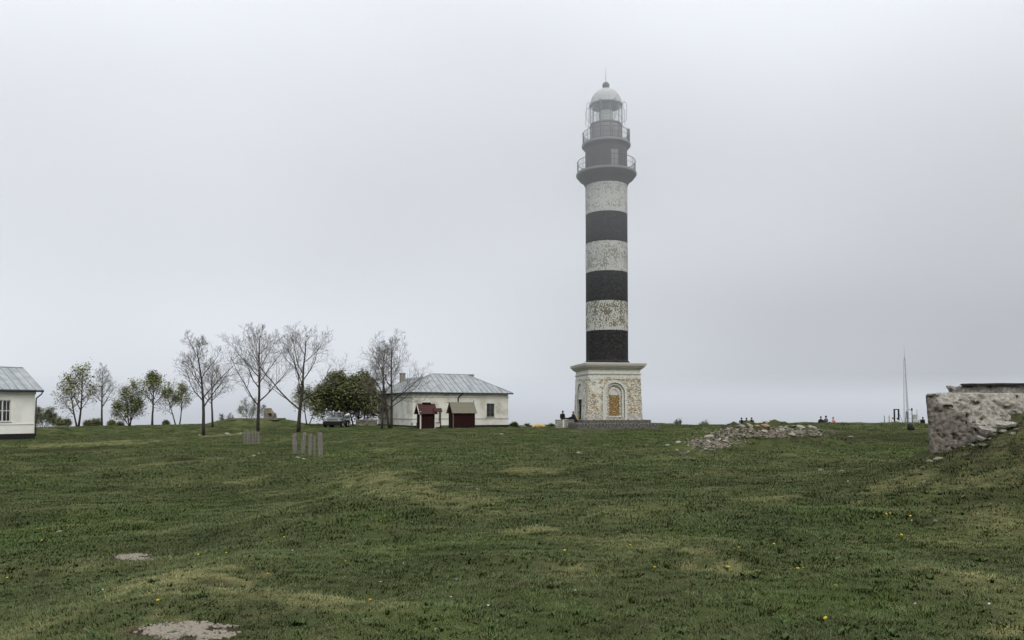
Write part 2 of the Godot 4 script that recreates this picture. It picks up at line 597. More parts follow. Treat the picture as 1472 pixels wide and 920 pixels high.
	for k in 3:
		var lf := StandardMaterial3D.new()
		lf.vertex_color_use_as_albedo = true
		lf.albedo_color = [lin(0.42, 0.44, 0.25), lin(0.31, 0.34, 0.16), lin(0.26, 0.28, 0.13)][k]
		lf.roughness = 0.7
		lf.backlight_enabled = true
		lf.backlight = Color(0.7, 0.75, 0.4)
		M["leaf%d" % k] = lf
	M.cloth = StandardMaterial3D.new()
	M.cloth.vertex_color_use_as_albedo = true
	M.cloth.roughness = 0.9
	M.rubber = plain(lin(0.02, 0.02, 0.02), 0.9)
	M.steel = plain(lin(0.38, 0.39, 0.4), 0.45, 0.3)
	M.galvanised = plain(lin(0.33, 0.335, 0.345), 0.6)
	M.cabinet = plain(lin(0.42, 0.43, 0.43), 0.6)
	M.black = plain(lin(0.015, 0.015, 0.017), 0.7)
	M.yellow = plain(lin(0.72, 0.54, 0.03), 0.8)
	M.petal_white = plain(lin(0.62, 0.62, 0.58), 0.8)
	M.stem = plain(lin(0.09, 0.13, 0.04), 0.8)
	M.tan = rough_mat([[0.2, lin(0.38, 0.26, 0.1)], [0.6, lin(0.56, 0.40, 0.18)], [0.9, lin(0.6, 0.5, 0.32)]], 0.03, 1.0, 1.0, 0.9, 73)


func set_patches() -> void:
	# 0 dry and mossy, 1 lush, 2 bare gravel, 3 dark soil; as seen in the photograph
	for p in [[255, 832, 95, 11, 0, 0.9, 0.12], [445, 857, 78, 10, 0, 1.0, 0.0], [300, 838, 45, 4, 3, 0.8, 0.12], [560, 690, 50, 9, 0, 0.75, -0.25], [350, 693, 42, 5, 0, 0.6, 0.0], [400, 745, 60, 12, 0, 0.3, 0.2], [770, 762, 42, 5, 0, 0.9, 0.05],
			[845, 743, 28, 4, 0, 0.7, 0.05], [990, 790, 75, 5, 0, 0.65, 0.0], [1030, 817, 48, 9, 0, 0.9, -0.1], [822, 815, 24, 6, 0, 0.7, 0.0], [1110, 716, 60, 4, 0, 0.8, 0.05], [1390, 824, 20, 3, 0, 0.9, 0.0],
			[1435, 906, 40, 9, 0, 0.9, 0.0], [700, 735, 70, 6, 0, 0.35, 0.1], [240, 900, 90, 20, 0, 0.5, 0.0], [1290, 700, 55, 9, 0, 0.75, 0.35], [1400, 690, 60, 14, 0, 0.7, 0.3], [1430, 730, 40, 14, 0, 0.45, 0.2], [1240, 800, 60, 5, 0, 0.35, 0.0],
			[120, 638, 55, 2.5, 0, 0.9, 0.0], [110, 646, 50, 2, 3, 0.7, 0.1], [765, 674, 42, 1.6, 0, 0.9, 0.0], [60, 648, 40, 1.6, 3, 0.8, 0.0], [650, 660, 80, 4, 0, 0.2, 0.0], [1150, 680, 60, 3, 0, 0.35, 0.0], [330, 624, 16, 1.2, 0, 0.9, 0.0],
			[620, 790, 130, 24, 1, 0.8, 0.0], [545, 745, 90, 14, 1, 0.7, 0.0], [1180, 865, 150, 40, 1, 0.7, 0.0], [80, 760, 120, 45, 1, 0.8, 0.0], [1060, 765, 110, 12, 1, 0.7, 0.0], [640, 890, 130, 26, 1, 0.7, 0.0], [1190, 745, 80, 14, 1, 0.7, 0.0], [40, 625, 40, 4, 1, 0.6, 0.0],
			[200, 640, 150, 4, 1, 0.4, 0.0], [790, 880, 80, 30, 1, 0.6, 0.0], [870, 625, 120, 4, 1, 0.5, 0.0], [480, 620, 60, 3, 1, 0.7, 0.0], [1260, 640, 70, 10, 1, 0.5, 0.0],
			[272, 908, 68, 13, 2, 1.3, 0.03], [225, 910, 25, 6, 3, 1.0, 0.0], [315, 898, 22, 5, 3, 0.8, 0.0], [192, 801, 28, 4.5, 2, 1.3, 0.15], [200, 793, 22, 2, 3, 0.9, 0.15], [1335, 749, 26, 3, 3, 0.4, -0.3], [1420, 650, 40, 8, 2, 0.4, 0.4],
			[268, 661, 17, 2, 3, 1.4, 0.0], [1105, 619, 95, 5, 2, 0.5, 0.02], [1030, 636, 48, 8, 2, 0.5, 0.3], [1215, 628, 25, 4, 3, 0.5, 0.0], [255, 665, 30, 2, 0, 0.8, 0.0], [60, 827, 12, 4, 3, 0.9, 0.2], [640, 795, 70, 8, 3, 0.35, 0.0], [675, 803, 35, 6, 3, 0.45, 0.0], [955, 855, 16, 3, 3, 0.9, 0.0], [725, 684, 12, 1.4, 3, 0.9, 0.0],
			[850, 683, 50, 3, 3, 0.3, 0.0], [860, 905, 60, 10, 3, 0.35, 0.0], [1410, 720, 50, 10, 3, 0.45, 0.2], [1400, 800, 60, 10, 3, 0.4, 0.0]]:
		patch(p[0], p[1], p[2], p[3], p[4], p[5], p[6])


func ground_colour(x: float, z: float) -> Array:
	var c := cover(x, z)
	var n := n_patch.get_noise_2d(x, z)
	var n2 := n_patch.get_noise_2d(x * 0.23 + 40.0, z * 0.23)
	var n3 := n_fine.get_noise_2d(x * 2.7, z * 2.7)
	var hum := n_mid.get_noise_2d(x, z)
	var dry := clampf(smoothstep(0.25, 0.7, c.x + 0.5 * n3) * 1.1 + maxf(0.0, n * 1.1 - 0.24) + maxf(0.0, n3 * 0.6 - 0.16) + maxf(0.0, hum * 0.8 - 0.22), 0.0, 1.0)
	var lush := clampf(c.y + maxf(0.0, n2 * 1.1), 0.0, 1.0)
	# the bunker mound is stony and brownish
	var mm := exp(-0.5 * ((x - 11.4) ** 2 / 9.0 + (z + 12.8) ** 2 / 18.0))
	dry = clampf(dry + mm * (0.0 + 0.8 * n_fine.get_noise_2d(x * 1.7 + 9.0, z * 1.7)), 0.0, 1.0)
	var col := Color(0.120, 0.142, 0.060)
	col = col.lerp(Color(0.108, 0.156, 0.048), lush * 0.85)
	col = col.lerp(Color(0.33, 0.32, 0.15), dry * 0.85)
	col = col.lerp(Color(0.14, 0.112, 0.065), clampf(mm * 0.9 * (0.6 + n3), 0.0, 0.75))
	col = col.lerp(Color(0.045, 0.052, 0.026), clampf(mm * 3.0 * (n_fine.get_noise_2d(x * 2.2 + 31.0, z * 2.2) - 0.02), 0.0, 0.85))
	col = col.lerp(Color(0.074, 0.088, 0.042), clampf(maxf(0.0, -n * 1.4 - 0.12), 0.0, 0.7))
	col = col.lerp(Color(0.038, 0.030, 0.020), clampf(c.w, 0.0, 1.0) * 0.9)
	col = col.lerp(Color(0.10, 0.082, 0.062), clampf(c.z * 1.8 - 0.3 + 1.2 * n3, 0.0, 1.0))
	var clump := maxf(0.0, n_fine.get_noise_2d(x * 1.1 + 70.0, z * 1.1) - 0.12) * 1.0
	var grow := (1.0 + clump) * clampf(1.0 - 1.25 * c.z - 0.9 * c.w, 0.0, 1.0) * lerpf(1.0, 0.62, dry) * lerpf(1.0, 1.3, lush)
	return [col, grow]


func make_ground() -> void:
	rows = PackedFloat32Array()
	var d := -9.0
	while d < 175.0:
		rows.append(d)
		d += maxf(0.075, 0.0115 * absf(d)) if d > 2.0 else 0.5
	var nr := rows.size()
	gh.resize(nr * (COLS + 1))
	gc.resize(nr * (COLS + 1))
	gk.resize(nr * (COLS + 1))
	var vert := PackedVector3Array()
	vert.resize(nr * (COLS + 1))
	for i in nr:
		var hw := half_width(rows[i])
		for j in COLS + 1:
			var x := hw * (2.0 * j / COLS - 1.0)
			var z := -rows[i]
			var k := i * (COLS + 1) + j
			gh[k] = height(x, z)
			var gcol := ground_colour(x, z)
			gc[k] = gcol[0]
			gk[k] = gcol[1]
			vert[k] = Vector3(x, gh[k] - 0.12 * 0.0, z)
	var norm := PackedVector3Array()
	norm.resize(vert.size())
	var ind := PackedInt32Array()
	for i in nr:
		for j in COLS + 1:
			var k := i * (COLS + 1) + j
			var a := vert[i * (COLS + 1) + mini(j + 1, COLS)] - vert[i * (COLS + 1) + maxi(j - 1, 0)]
			var b := vert[mini(i + 1, nr - 1) * (COLS + 1) + j] - vert[maxi(i - 1, 0) * (COLS + 1) + j]
			norm[k] = a.cross(b).normalized()
			if norm[k].y < 0: norm[k] = -norm[k]
			if i < nr - 1 and j < COLS:
				var u := k + COLS + 1
				ind.append_array([k, u, u + 1, k, u + 1, k + 1])
	var arr := []
	arr.resize(Mesh.ARRAY_MAX)
	arr[Mesh.ARRAY_VERTEX] = vert
	arr[Mesh.ARRAY_NORMAL] = norm
	arr[Mesh.ARRAY_COLOR] = gc
	arr[Mesh.ARRAY_INDEX] = ind
	var m := ArrayMesh.new()
	m.add_surface_from_arrays(Mesh.PRIMITIVE_TRIANGLES, arr)
	one("ground", m, M.ground, "uneven turf field sloping gently between the buildings", "ground", Vector3.ZERO, 0.0, "", "structure")

func half_width(d: float) -> float:
	return 11.0 + 0.92 * maxf(0.0, d)

# height, colour and growth read off the grid
func grid(x: float, d: float) -> Array:
	var i := rows.bsearch(d) - 1
	i = clampi(i, 0, rows.size() - 2)
	var fi := clampf((d - rows[i]) / (rows[i + 1] - rows[i]), 0.0, 1.0)
	var hw := half_width(d)
	var fj := clampf((x / hw + 1.0) * 0.5, 0.0, 0.9999) * COLS
	var j := int(fj)
	fj -= j
	var k := i * (COLS + 1) + j
	var h := lerpf(lerpf(gh[k], gh[k + 1], fj), lerpf(gh[k + COLS + 1], gh[k + COLS + 2], fj), fi)
	var q := k + (1 if fj > 0.5 else 0) + (COLS + 1 if fi > 0.5 else 0)
	return [h, gc[q], gk[q]]


func make_sea_and_cloud() -> void:
	var sea := PlaneMesh.new()
	sea.size = Vector2(12000, 12000)
	var m := plain(lin(0.05, 0.06, 0.065), 0.35)
	m.metallic_specular = 0.5
	one("sea", sea, m, "calm grey sea lost in fog beyond the land", "sea", Vector3(0, -7.5, 0), 0.0, "", "structure")
	# low cloud drifting over the tower, thicker higher up
	for b in [[10.0, 0.0013], [14.0, 0.0023], [18.0, 0.0024], [22.0, 0.0018], [27.0, 0.0030]]:
		var f := FogVolume.new()
		f.name = numbered("cloud")
		f.shape = RenderingServer.FOG_VOLUME_SHAPE_BOX
		f.size = Vector3(520, 52.0 - b[0], 190)
		var fm := FogMaterial.new()
		fm.density = b[1]
		fm.albedo = Color(0.97, 0.98, 1.0)
		f.material = fm
		add_child(f)
		f.position = Vector3(0, (52.0 + b[0]) / 2.0, -25)
		tag(f, "low cloud thickening upwards round the lighthouse lantern", "fog", "layers of the low cloud", "stuff")

	var bank := FogVolume.new()
	bank.name = numbered("cloud")
	bank.shape = RenderingServer.FOG_VOLUME_SHAPE_BOX
	bank.size = Vector3(7000, 16, 2600)
	var bm := FogMaterial.new()
	bm.density = 0.009
	bm.albedo = Color(0.88, 0.895, 0.925)
	bank.material = bm
	add_child(bank)
	bank.position = Vector3(0, 0.4, -1440)
	tag(bank, "fog bank lying on the sea beyond the field", "fog", "", "stuff")


func blade_mesh(count: int, spread: float, tall: float, seed_: int, segs := 2, wide := 1.0) -> ArrayMesh:
	var r := RandomNumberGenerator.new()
	r.seed = seed_
	var vert := PackedVector3Array()
	var norm := PackedVector3Array()
	var cols := PackedColorArray()
	var ind := PackedInt32Array()
	for k in count:
		var a := r.randf() * TAU
		var p := Vector3(cos(a), 0, sin(a)) * spread * sqrt(r.randf())
		var lean := Vector3(cos(a + r.randf_range(-1, 1)), 0, sin(a + r.randf_range(-1, 1)))
		var h := tall * r.randf_range(0.45, 1.0)
		var bend := h * r.randf_range(0.15, 1.0)
		var side := Vector3(-lean.z, 0, lean.x).rotated(Vector3.UP, r.randf_range(-0.8, 0.8))
		var w := wide * tall * r.randf_range(0.06, 0.12)
		var tone := r.randf_range(0.65, 1.35)
		var tint := Color(tone * r.randf_range(0.92, 1.12), tone, tone * r.randf_range(0.85, 1.1))
		if r.randf() < 0.14: tint = Color(1.9, 1.55, 1.4) * tone
		var b := vert.size()
		for s in segs + 1:
			var t := float(s) / segs
			var c := p + Vector3.UP * h * (t - 0.18 * t * t) + lean * bend * t * t - Vector3.UP * 0.012
			var ww := w * (1.0 - t)
			var n := (Vector3.UP * 0.8 + lean * 0.5).normalized()
			if s == segs:
				vert.append(c); norm.append(n); cols.append(tint)
			else:
				vert.append(c - side * ww); vert.append(c + side * ww)
				norm.append(n); norm.append(n); cols.append(tint); cols.append(tint)
		for s in segs:
			if s == segs - 1:
				ind.append_array([b + 2 * s, b + 2 * s + 2, b + 2 * s + 1])
			else:
				ind.append_array([b + 2 * s, b + 2 * s + 2, b + 2 * s + 1, b + 2 * s + 1, b + 2 * s + 2, b + 2 * s + 3])
	var arr := []
	arr.resize(Mesh.ARRAY_MAX)
	arr[Mesh.ARRAY_VERTEX] = vert
	arr[Mesh.ARRAY_NORMAL] = norm
	arr[Mesh.ARRAY_COLOR] = cols
	arr[Mesh.ARRAY_INDEX] = ind
	var m := ArrayMesh.new()
	m.add_surface_from_arrays(Mesh.PRIMITIVE_TRIANGLES, arr)
	m.surface_set_material(0, M.blade)
	return m


func blocked(x: float, z: float) -> bool:
	# nothing grows inside walls
	if Vector2(x - 9.61, z + 77.0).length() < 4.2: return true
	if x > 8.0 and x < 16.0 and z > -19.5 and -0.477 * x + 0.879 * z < -17.15: return true
	return false


func make_grass() -> void:
	# (from, to, tufts per square metre, blades, spread, height, share of the field's half width)
	for zone in [[2.6, 10.0, 270.0, 15, 0.055, 0.046, 2], [10.0, 22.0, 135.0, 15, 0.085, 0.055, 2], [22.0, 48.0, 34.0, 16, 0.14, 0.070, 1], [48.0, 112.0, 8.5, 18, 0.27, 0.10, 1]]:
		for variant in 2:
			var buf := PackedFloat32Array()
			var r := RandomNumberGenerator.new()
			r.seed = 100 + variant + int(zone[0] * 10)
			var d0: float = zone[0]
			var d1: float = zone[1]
			var area := 0.80 * (d1 * d1 - d0 * d0) + 2.0 * (d1 - d0)
			var n := int(area * float(zone[2]) * 0.5)
			for k in n:
				var d := sqrt(lerpf(d0 * d0, d1 * d1, r.randf()))
				var x := (r.randf() * 2.0 - 1.0) * (0.80 * d + 1.0)
				if blocked(x, -d): continue
				var g := grid(x, d)
				var grow: float = g[2]
				if r.randf() > 0.15 + grow: continue
				var s := minf(1.9, 0.55 + 0.6 * grow) * r.randf_range(0.7, 1.25)
				if r.randf() < 0.05: s *= 1.5
				var sy := s * r.randf_range(0.7, 1.25)
				var a := r.randf() * TAU
				var ca := cos(a) * s
				var sa := sin(a) * s
				buf.append_array([ca, 0.0, sa, x, 0.0, sy, 0.0, g[0], -sa, 0.0, ca, -d])
				var c: Color = g[1]
				var t := r.randf_range(0.85, 1.35)
				buf.append_array([c.r * t * r.randf_range(0.92, 1.1), c.g * t * 1.04, c.b * t, 1.0])
			var mm := MultiMesh.new()
			mm.transform_format = MultiMesh.TRANSFORM_3D
			mm.use_colors = true
			mm.mesh = blade_mesh(zone[3], zone[4], zone[5], 50 + variant * 7 + int(d0), zone[6])
			mm.instance_count = buf.size() / 16
			mm.buffer = buf
			var o := MultiMeshInstance3D.new()
			o.name = numbered("grass")
			o.multimesh = mm
			add_child(o)
			tag(o, "short uneven spring grass growing over the whole field", "grass", "", "stuff")

	# broad-leaved weeds and dry stems among the grass
	for kind in 2:
		var buf := PackedFloat32Array()
		var r := RandomNumberGenerator.new()
		r.seed = 900 + kind
		for k in 9000:
			var d := sqrt(lerpf(9.0 if kind == 0 else 36.0, 1500.0, pow(r.randf(), 1.5)))
			var x := (r.randf() * 2.0 - 1.0) * (0.80 * d + 1.0)
			if blocked(x, -d): continue
			if n_fine.get_noise_2d(x * 0.35 + 11.0 * kind, -d * 0.35) < r.randf_range(-0.1, 0.3): continue
			var g := grid(x, d)
			if float(g[2]) < 0.4: continue
			var s := r.randf_range(0.6, 1.5)
			var a := r.randf() * TAU
			buf.append_array([cos(a) * s, 0.0, sin(a) * s, x, 0.0, s, 0.0, g[0], -sin(a) * s, 0.0, cos(a) * s, -d])
			var c: Color = Color(0.075, 0.115, 0.04) if kind == 0 else Color(0.24, 0.21, 0.12)
			var t := r.randf_range(0.75, 1.3)
			buf.append_array([c.r * t, c.g * t, c.b * t, 1.0])
		var mm := MultiMesh.new()
		mm.transform_format = MultiMesh.TRANSFORM_3D
		mm.use_colors = true
		mm.mesh = blade_mesh(8, 0.02, 0.07, 77, 3, 2.6) if kind == 0 else blade_mesh(3, 0.05, 0.095, 78, 2, 0.3)
		mm.instance_count = buf.size() / 16
		mm.buffer = buf
		var o := MultiMeshInstance3D.new()
		o.name = "weeds" if kind == 0 else "dry_grass"
		o.multimesh = mm
		add_child(o)
		tag(o, "low broad-leaved weeds scattered through the turf" if kind == 0 else "thin dry stems standing in the turf", "weeds" if kind == 0 else "grass", "", "stuff")


func flower_mesh(r: float, petals: int) -> ArrayMesh:
	var st := begin()
	for k in petals:
		var a := TAU * k / petals
		var b := a + TAU / petals * 0.9
		var lift := 0.12 * r if k % 2 else 0.3 * r
		tri(st, Vector3.UP * 0.25 * r, Vector3(cos(a) * r, lift, sin(a) * r), Vector3(cos(b) * r, lift, sin(b) * r))
		tri(st, Vector3.UP * 0.55 * r, Vector3(cos(a + 0.2) * r * 0.6, lift + 0.3 * r, sin(a + 0.2) * r * 0.6), Vector3(cos(b + 0.2) * r * 0.6, lift + 0.3 * r, sin(b + 0.2) * r * 0.6))
	return done(st)


func make_flowers() -> void:
	var dand := flower_mesh(0.0135, 14)
	var daisy := flower_mesh(0.010, 10)
	var stem := tube([Vector3(0, -0.02, 0), Vector3(0.004, 0.03, 0), Vector3(0, 0.062, 0)], [0.003, 0.0025, 0.003], 5)
	for p in [[384, 781], [387, 780], [408, 778], [227, 874], [230, 873], [529, 869], [532, 873], [385, 834], [547, 755], [901, 793], [906, 791], [864, 797], [812, 799], [941, 824], [1047, 824], [1062, 795], [954, 722], [1274, 745], [1280, 744], [1296, 776], [1152, 743], [1147, 826], [1155, 825],
			[1187, 900], [1197, 900], [1112, 789], [1123, 789], [1309, 748], [60, 782], [45, 770], [10, 838], [55, 765], [32, 762], [497, 815], [547, 846], [285, 804], [325, 802], [1201, 851], [1113, 790], [181, 762]]:
		var h := hit(p[0], p[1])
		var size := rng.randf_range(0.85, 1.35)
		var t := thing("dandelion", "yellow dandelion in bloom on a short stem in the turf", "flower", h, rng.randf() * TAU, "dandelions dotted over the field")
		part("stem", stem, M.stem, t)
		var fl := part("flower_head", dand, M.yellow, t, Vector3(0, 0.06, 0), Vector3(rng.randf_range(-0.2, 0.6), 0, 0))
		fl.scale = Vector3.ONE * size
	for k in 34:
		var h := hit(rng.randf_range(0, 1472), rng.randf_range(690, 915) if k % 3 else rng.randf_range(690, 780))
		var t := thing("daisy", "tiny white daisy flower low in the turf", "flower", h, rng.randf() * TAU, "daisies dotted over the field")
		part("stem", stem, M.stem, t).scale = Vector3(1, 0.7, 1)
		part("flower_head", daisy, M.petal_white, t, Vector3(0, 0.043, 0), Vector3(rng.randf_range(-0.2, 0.6), 0, 0))


func stone_mesh(seed_: int, flat := 0.6) -> ArrayMesh:
	var n := FastNoiseLite.new()
	n.seed = seed_
	n.frequency = 0.9
	var r := RandomNumberGenerator.new()
	r.seed = seed_
	# a ball cut by random planes
	var planes := []
	for k in 9:
		planes.append([Vector3(r.randf_range(-1, 1), r.randf_range(-1, 1), r.randf_range(-1, 1)).normalized(), r.randf_range(0.55, 0.85)])
	var st := begin()
	var N := 7
	var R := 12
	var pt := func(i, j):
		var el: float = PI * (float(i) / N - 0.5)
		var az: float = TAU * (j % R) / R
		var d := Vector3(cos(el) * cos(az), sin(el), cos(el) * sin(az))
		var q := 1.0
		for pl in planes:
			var k: float = d.dot(pl[0])
			if k > 0.01: q = minf(q, pl[1] / k)
		q *= 1.0 + 0.12 * n.get_noise_3dv(d * 2.0)
		return d * q * Vector3(1, flat, 0.85)
	for i in N:
		for j in R:
			ftri(st, pt.call(i, j), pt.call(i + 1, j), pt.call(i + 1, j + 1), Vector3.ZERO)
			if i > 0 : ftri(st, pt.call(i, j), pt.call(i + 1, j + 1), pt.call(i, j + 1), Vector3.ZERO)
	return done(st)


func make_field_stones() -> void:
	var shapes := []
	for k in 5: shapes.append(stone_mesh(200 + k, 0.45))
	M.stones = shapes
	for k in 70:
		# chips of limestone in the two bare patches
		var near := k < 50
		var h := hit(272 + rng.randf_range(-60, 62), 908 + rng.randf_range(-10, 12)) if near else hit(192 + rng.randf_range(-26, 28), 801 + rng.randf_range(-4, 4))
		var o := one("stone_chip", shapes[k % 5], M.limestone if k % 4 else M.limestone_dark, "pale limestone chip lying in the bare gravel patch in the turf" if near else "small pale limestone chip in the thin stony scar up the slope", "stone", h + Vector3.UP * 0.002, rng.randf() * TAU, "chips in the bare gravel patch" if near else "chips in the thin stony scar")
		o.scale = Vector3.ONE * rng.randf_range(0.012, 0.036)
	for p in [[327, 624, 0.42], [346, 623, 0.22], [288, 626, 0.3], [1120, 830, 0.03], [720, 882, 0.03], [655, 833, 0.04], [790, 643, 0.14], [832, 652, 0.2], [720, 624, 0.2], [686, 703, 0.06], [960, 640, 0.16], [975, 636, 0.2], [1338, 663, 0.1], [1350, 660, 0.14], [1328, 672, 0.06],
			[1330, 692, 0.05], [1180, 676, 0.1], [1210, 677, 0.08], [1344, 748, 0.035], [640, 655, 0.08], [560, 652, 0.1], [930, 640, 0.1], [85, 764, 0.06], [1362, 735, 0.03], [1405, 738, 0.03], [365, 655, 0.12], [372, 652, 0.1], [428, 658, 0.16], [436, 660, 0.12]]:
		var h := hit(p[0], p[1])
		var o := one("field_stone", shapes[rng.randi() % 5], M.limestone, "pale weathered stone lying half sunk in the turf", "stone", h - Vector3.UP * float(p[2]) * 0.12, rng.randf() * TAU, "loose stones in the turf")
		o.scale = Vector3.ONE * float(p[2])
	# fine gravel too small to pick apart
	var buf := PackedFloat32Array()
	for k in 4500:
		var spot: Array = [[272, 908, 66, 12], [192, 801, 28, 4.5], [1110, 622, 90, 7], [1110, 622, 90, 7], [1030, 636, 45, 8]][0 if k < 1700 else 1 if k < 2500 else 2 if k < 2600 else 3 if k < 4000 else 4]
		var a := rng.randf() * TAU
		var q := sqrt(rng.randf()) * (0.8 + 0.4 * rng.randf())
		var h := hit(spot[0] + cos(a) * q * spot[2], spot[1] + sin(a) * q * spot[3], 3.0, 42.0)
		var s := rng.randf_range(0.006, 0.026) if k < 2500 else rng.randf_range(0.02, 0.07)
		if k < 2500 and n_fine.get_noise_2d(h.x * 2.6, h.z * 2.6) < rng.randf_range(-0.25, 0.2): continue
		var t := rng.randf() * TAU
		buf.append_array([cos(t) * s, 0.0, sin(t) * s, h.x, 0.0, s, 0.0, h.y + s * 0.2, -sin(t) * s, 0.0, cos(t) * s, h.z])
	var mm := MultiMesh.new()
	mm.transform_format = MultiMesh.TRANSFORM_3D
	mm.mesh = shapes[2].duplicate()
	mm.mesh.surface_set_material(0, M.gravel)
	mm.instance_count = buf.size() / 12
	mm.buffer = buf
	var g := MultiMeshInstance3D.new()
	g.name = "gravel"
	g.multimesh = mm
	add_child(g)
	tag(g, "fine pale gravel in the bare patches and on the rubble mound", "gravel", "", "stuff")


# ------------------------------------------------------------------ lighthouse
func masonry_image(seed_: int, bare: float) -> ImageTexture:
	# rubble showing where the render has come off; white render elsewhere
	var S := 384
	var im := Image.create(S, S, false, Image.FORMAT_RGB8)
	var cell := FastNoiseLite.new()
	cell.seed = seed_
	cell.noise_type = FastNoiseLite.TYPE_CELLULAR
	cell.frequency = 0.105
	cell.cellular_return_type = FastNoiseLite.RETURN_CELL_VALUE
	var joint := FastNoiseLite.new()
	joint.seed = seed_
	joint.noise_type = FastNoiseLite.TYPE_CELLULAR
	joint.frequency = 0.105
	joint.cellular_return_type = FastNoiseLite.RETURN_DISTANCE2_SUB
	var loss := FastNoiseLite.new()
	loss.seed = seed_ + 3
	loss.frequency = 0.016
	loss.fractal_octaves = 5
	var hue := FastNoiseLite.new()
	hue.seed = seed_ + 5
	hue.frequency = 0.012
	var speck := FastNoiseLite.new()
	speck.seed = seed_ + 6
	speck.frequency = 0.12
	for y in S:
		var v := 1.0 - float(y) / S         # 0 at the foot, 1 at the cornice
		for x in S:
			var u := float(x) / S
			var want := bare
			if v > 0.80: want -= 0.95 * smoothstep(0.80, 0.84, v)
			if v < 0.12: want -= 0.45
			if u > 0.06 and u < 0.30 and v > 0.50: want -= 0.5
			var k := loss.get_noise_2d(x, y)
			var render := lin(0.62, 0.62, 0.57).lerp(lin(0.50, 0.49, 0.45), clampf(0.5 + 1.2 * speck.get_noise_2d(x * 0.4, y * 0.4), 0, 1))
			if v < 0.12 and k < -0.05: render = render.lerp(lin(0.22, 0.21, 0.19), 0.6)
			var col := render
			if k + want > 0.5:
				var c := cell.get_noise_2d(x, y * 1.6) * 0.5 + 0.5
				var j := joint.get_noise_2d(x, y * 1.6) + 1.0
				var ochre := clampf(0.2 + 1.2 * hue.get_noise_2d(x, y), 0.0, 1.0)
				if c < 0.20: col = lin(0.10, 0.09, 0.07)
				elif c < 0.38: col = lin(0.23, 0.20, 0.15).lerp(lin(0.30, 0.18, 0.065), ochre)
				elif c < 0.57: col = lin(0.36, 0.33, 0.26).lerp(lin(0.38, 0.27, 0.13), ochre)
				else: col = lin(0.57, 0.56, 0.51)
				if j < 0.14: col = lin(0.40, 0.37, 0.30) if c > 0.35 else lin(0.12, 0.10, 0.08)
			var t := 1.0 + 0.12 * speck.get_noise_2d(x, y)
			im.set_pixel(x, y, Color(col.r * t, col.g * t, col.b * t))
	return ImageTexture.create_from_image(im)

func flaked_image(seed_: int, level: float, dirt: Color) -> ImageTexture:
	# whitewash flaking off a round tower; tiles once round
	var w := 960
	var h := 224
	var im := Image.create(w, h, false, Image.FORMAT_RGB8)
	var a := FastNoiseLite.new()
	a.seed = seed_
	a.frequency = 1.0
	a.fractal_octaves = 3
	var b := FastNoiseLite.new()
	b.seed = seed_ + 1
	b.frequency = 1.0
	b.fractal_octaves = 3
	for y in h:
		var hy := 2.95 * y / h
		for x in w:
			var t := TAU * x / w
			var p := Vector3(sin(t) * 2.1, hy, cos(t) * 2.1)
			var k := a.get_noise_3dv(p * Vector3(6.0, 4.2, 6.0)) + 0.5 * b.get_noise_3dv(p * Vector3(0.8, 0.7, 0.8))
			var fine := b.get_noise_3dv(p * 11.0)
			var col := lin(0.50, 0.505, 0.49).lerp(lin(0.40, 0.405, 0.39), clampf(0.5 + fine, 0, 1))
			k += 0.22 * b.get_noise_3dv(p * Vector3(3.0, 0.25, 3.0))        # runs down the render
			if absf(hy - 2.05) < 0.16: k -= 0.22          # the lift lines of the render stayed whiter
			if k > level: col = dirt.lerp(dirt * 0.78, clampf(0.5 + 1.4 * fine, 0, 1))
			elif k > level - 0.07: col = col.lerp(dirt, 0.35)
			im.set_pixel(x, y, col)
	return ImageTexture.create_from_image(im)

func tex_mat(t: Texture2D, scale := Vector3.ONE, relief := 2.0) -> StandardMaterial3D:
	var m := StandardMaterial3D.new()
	m.albedo_texture = t
	m.uv1_scale = scale
	m.roughness = 0.95
	m.metallic_specular = 0.2
	if relief > 0.0:
		m.heightmap_enabled = true
		m.heightmap_texture = t
		m.heightmap_scale = relief
	return m

const B0 := 0.72
const B1 := 5.66
func bw(y: float) -> float:        # half width of the battered base at a height
	return lerpf(2.76, 2.60, (y - B0) / (B1 - B0))

func fuv(x: float, y: float) -> Vector2:
	return Vector2(x / 5.6 + 0.5, 1.0 - (y - 0.7) / 5.0)

func fq(st: SurfaceTool, pts: Array, depth: float) -> void:
	# a quad on the face plane, (x, y) pairs
	var p := []
	var uv := []
	for q: Vector2 in pts:
		p.append(Vector3(q.x, q.y, bw(q.y) - depth))
		uv.append(fuv(q.x, q.y))
	quad_uv(st, p, uv)

func arch_pts(cx: float, a: float, ys: float, n := 16) -> Array:
	var out := []
	for k in n + 1:
		var t := PI * (1.0 - float(k) / n)
		out.append(Vector2(cx + a * cos(t), ys + a * sin(t)))
	return out

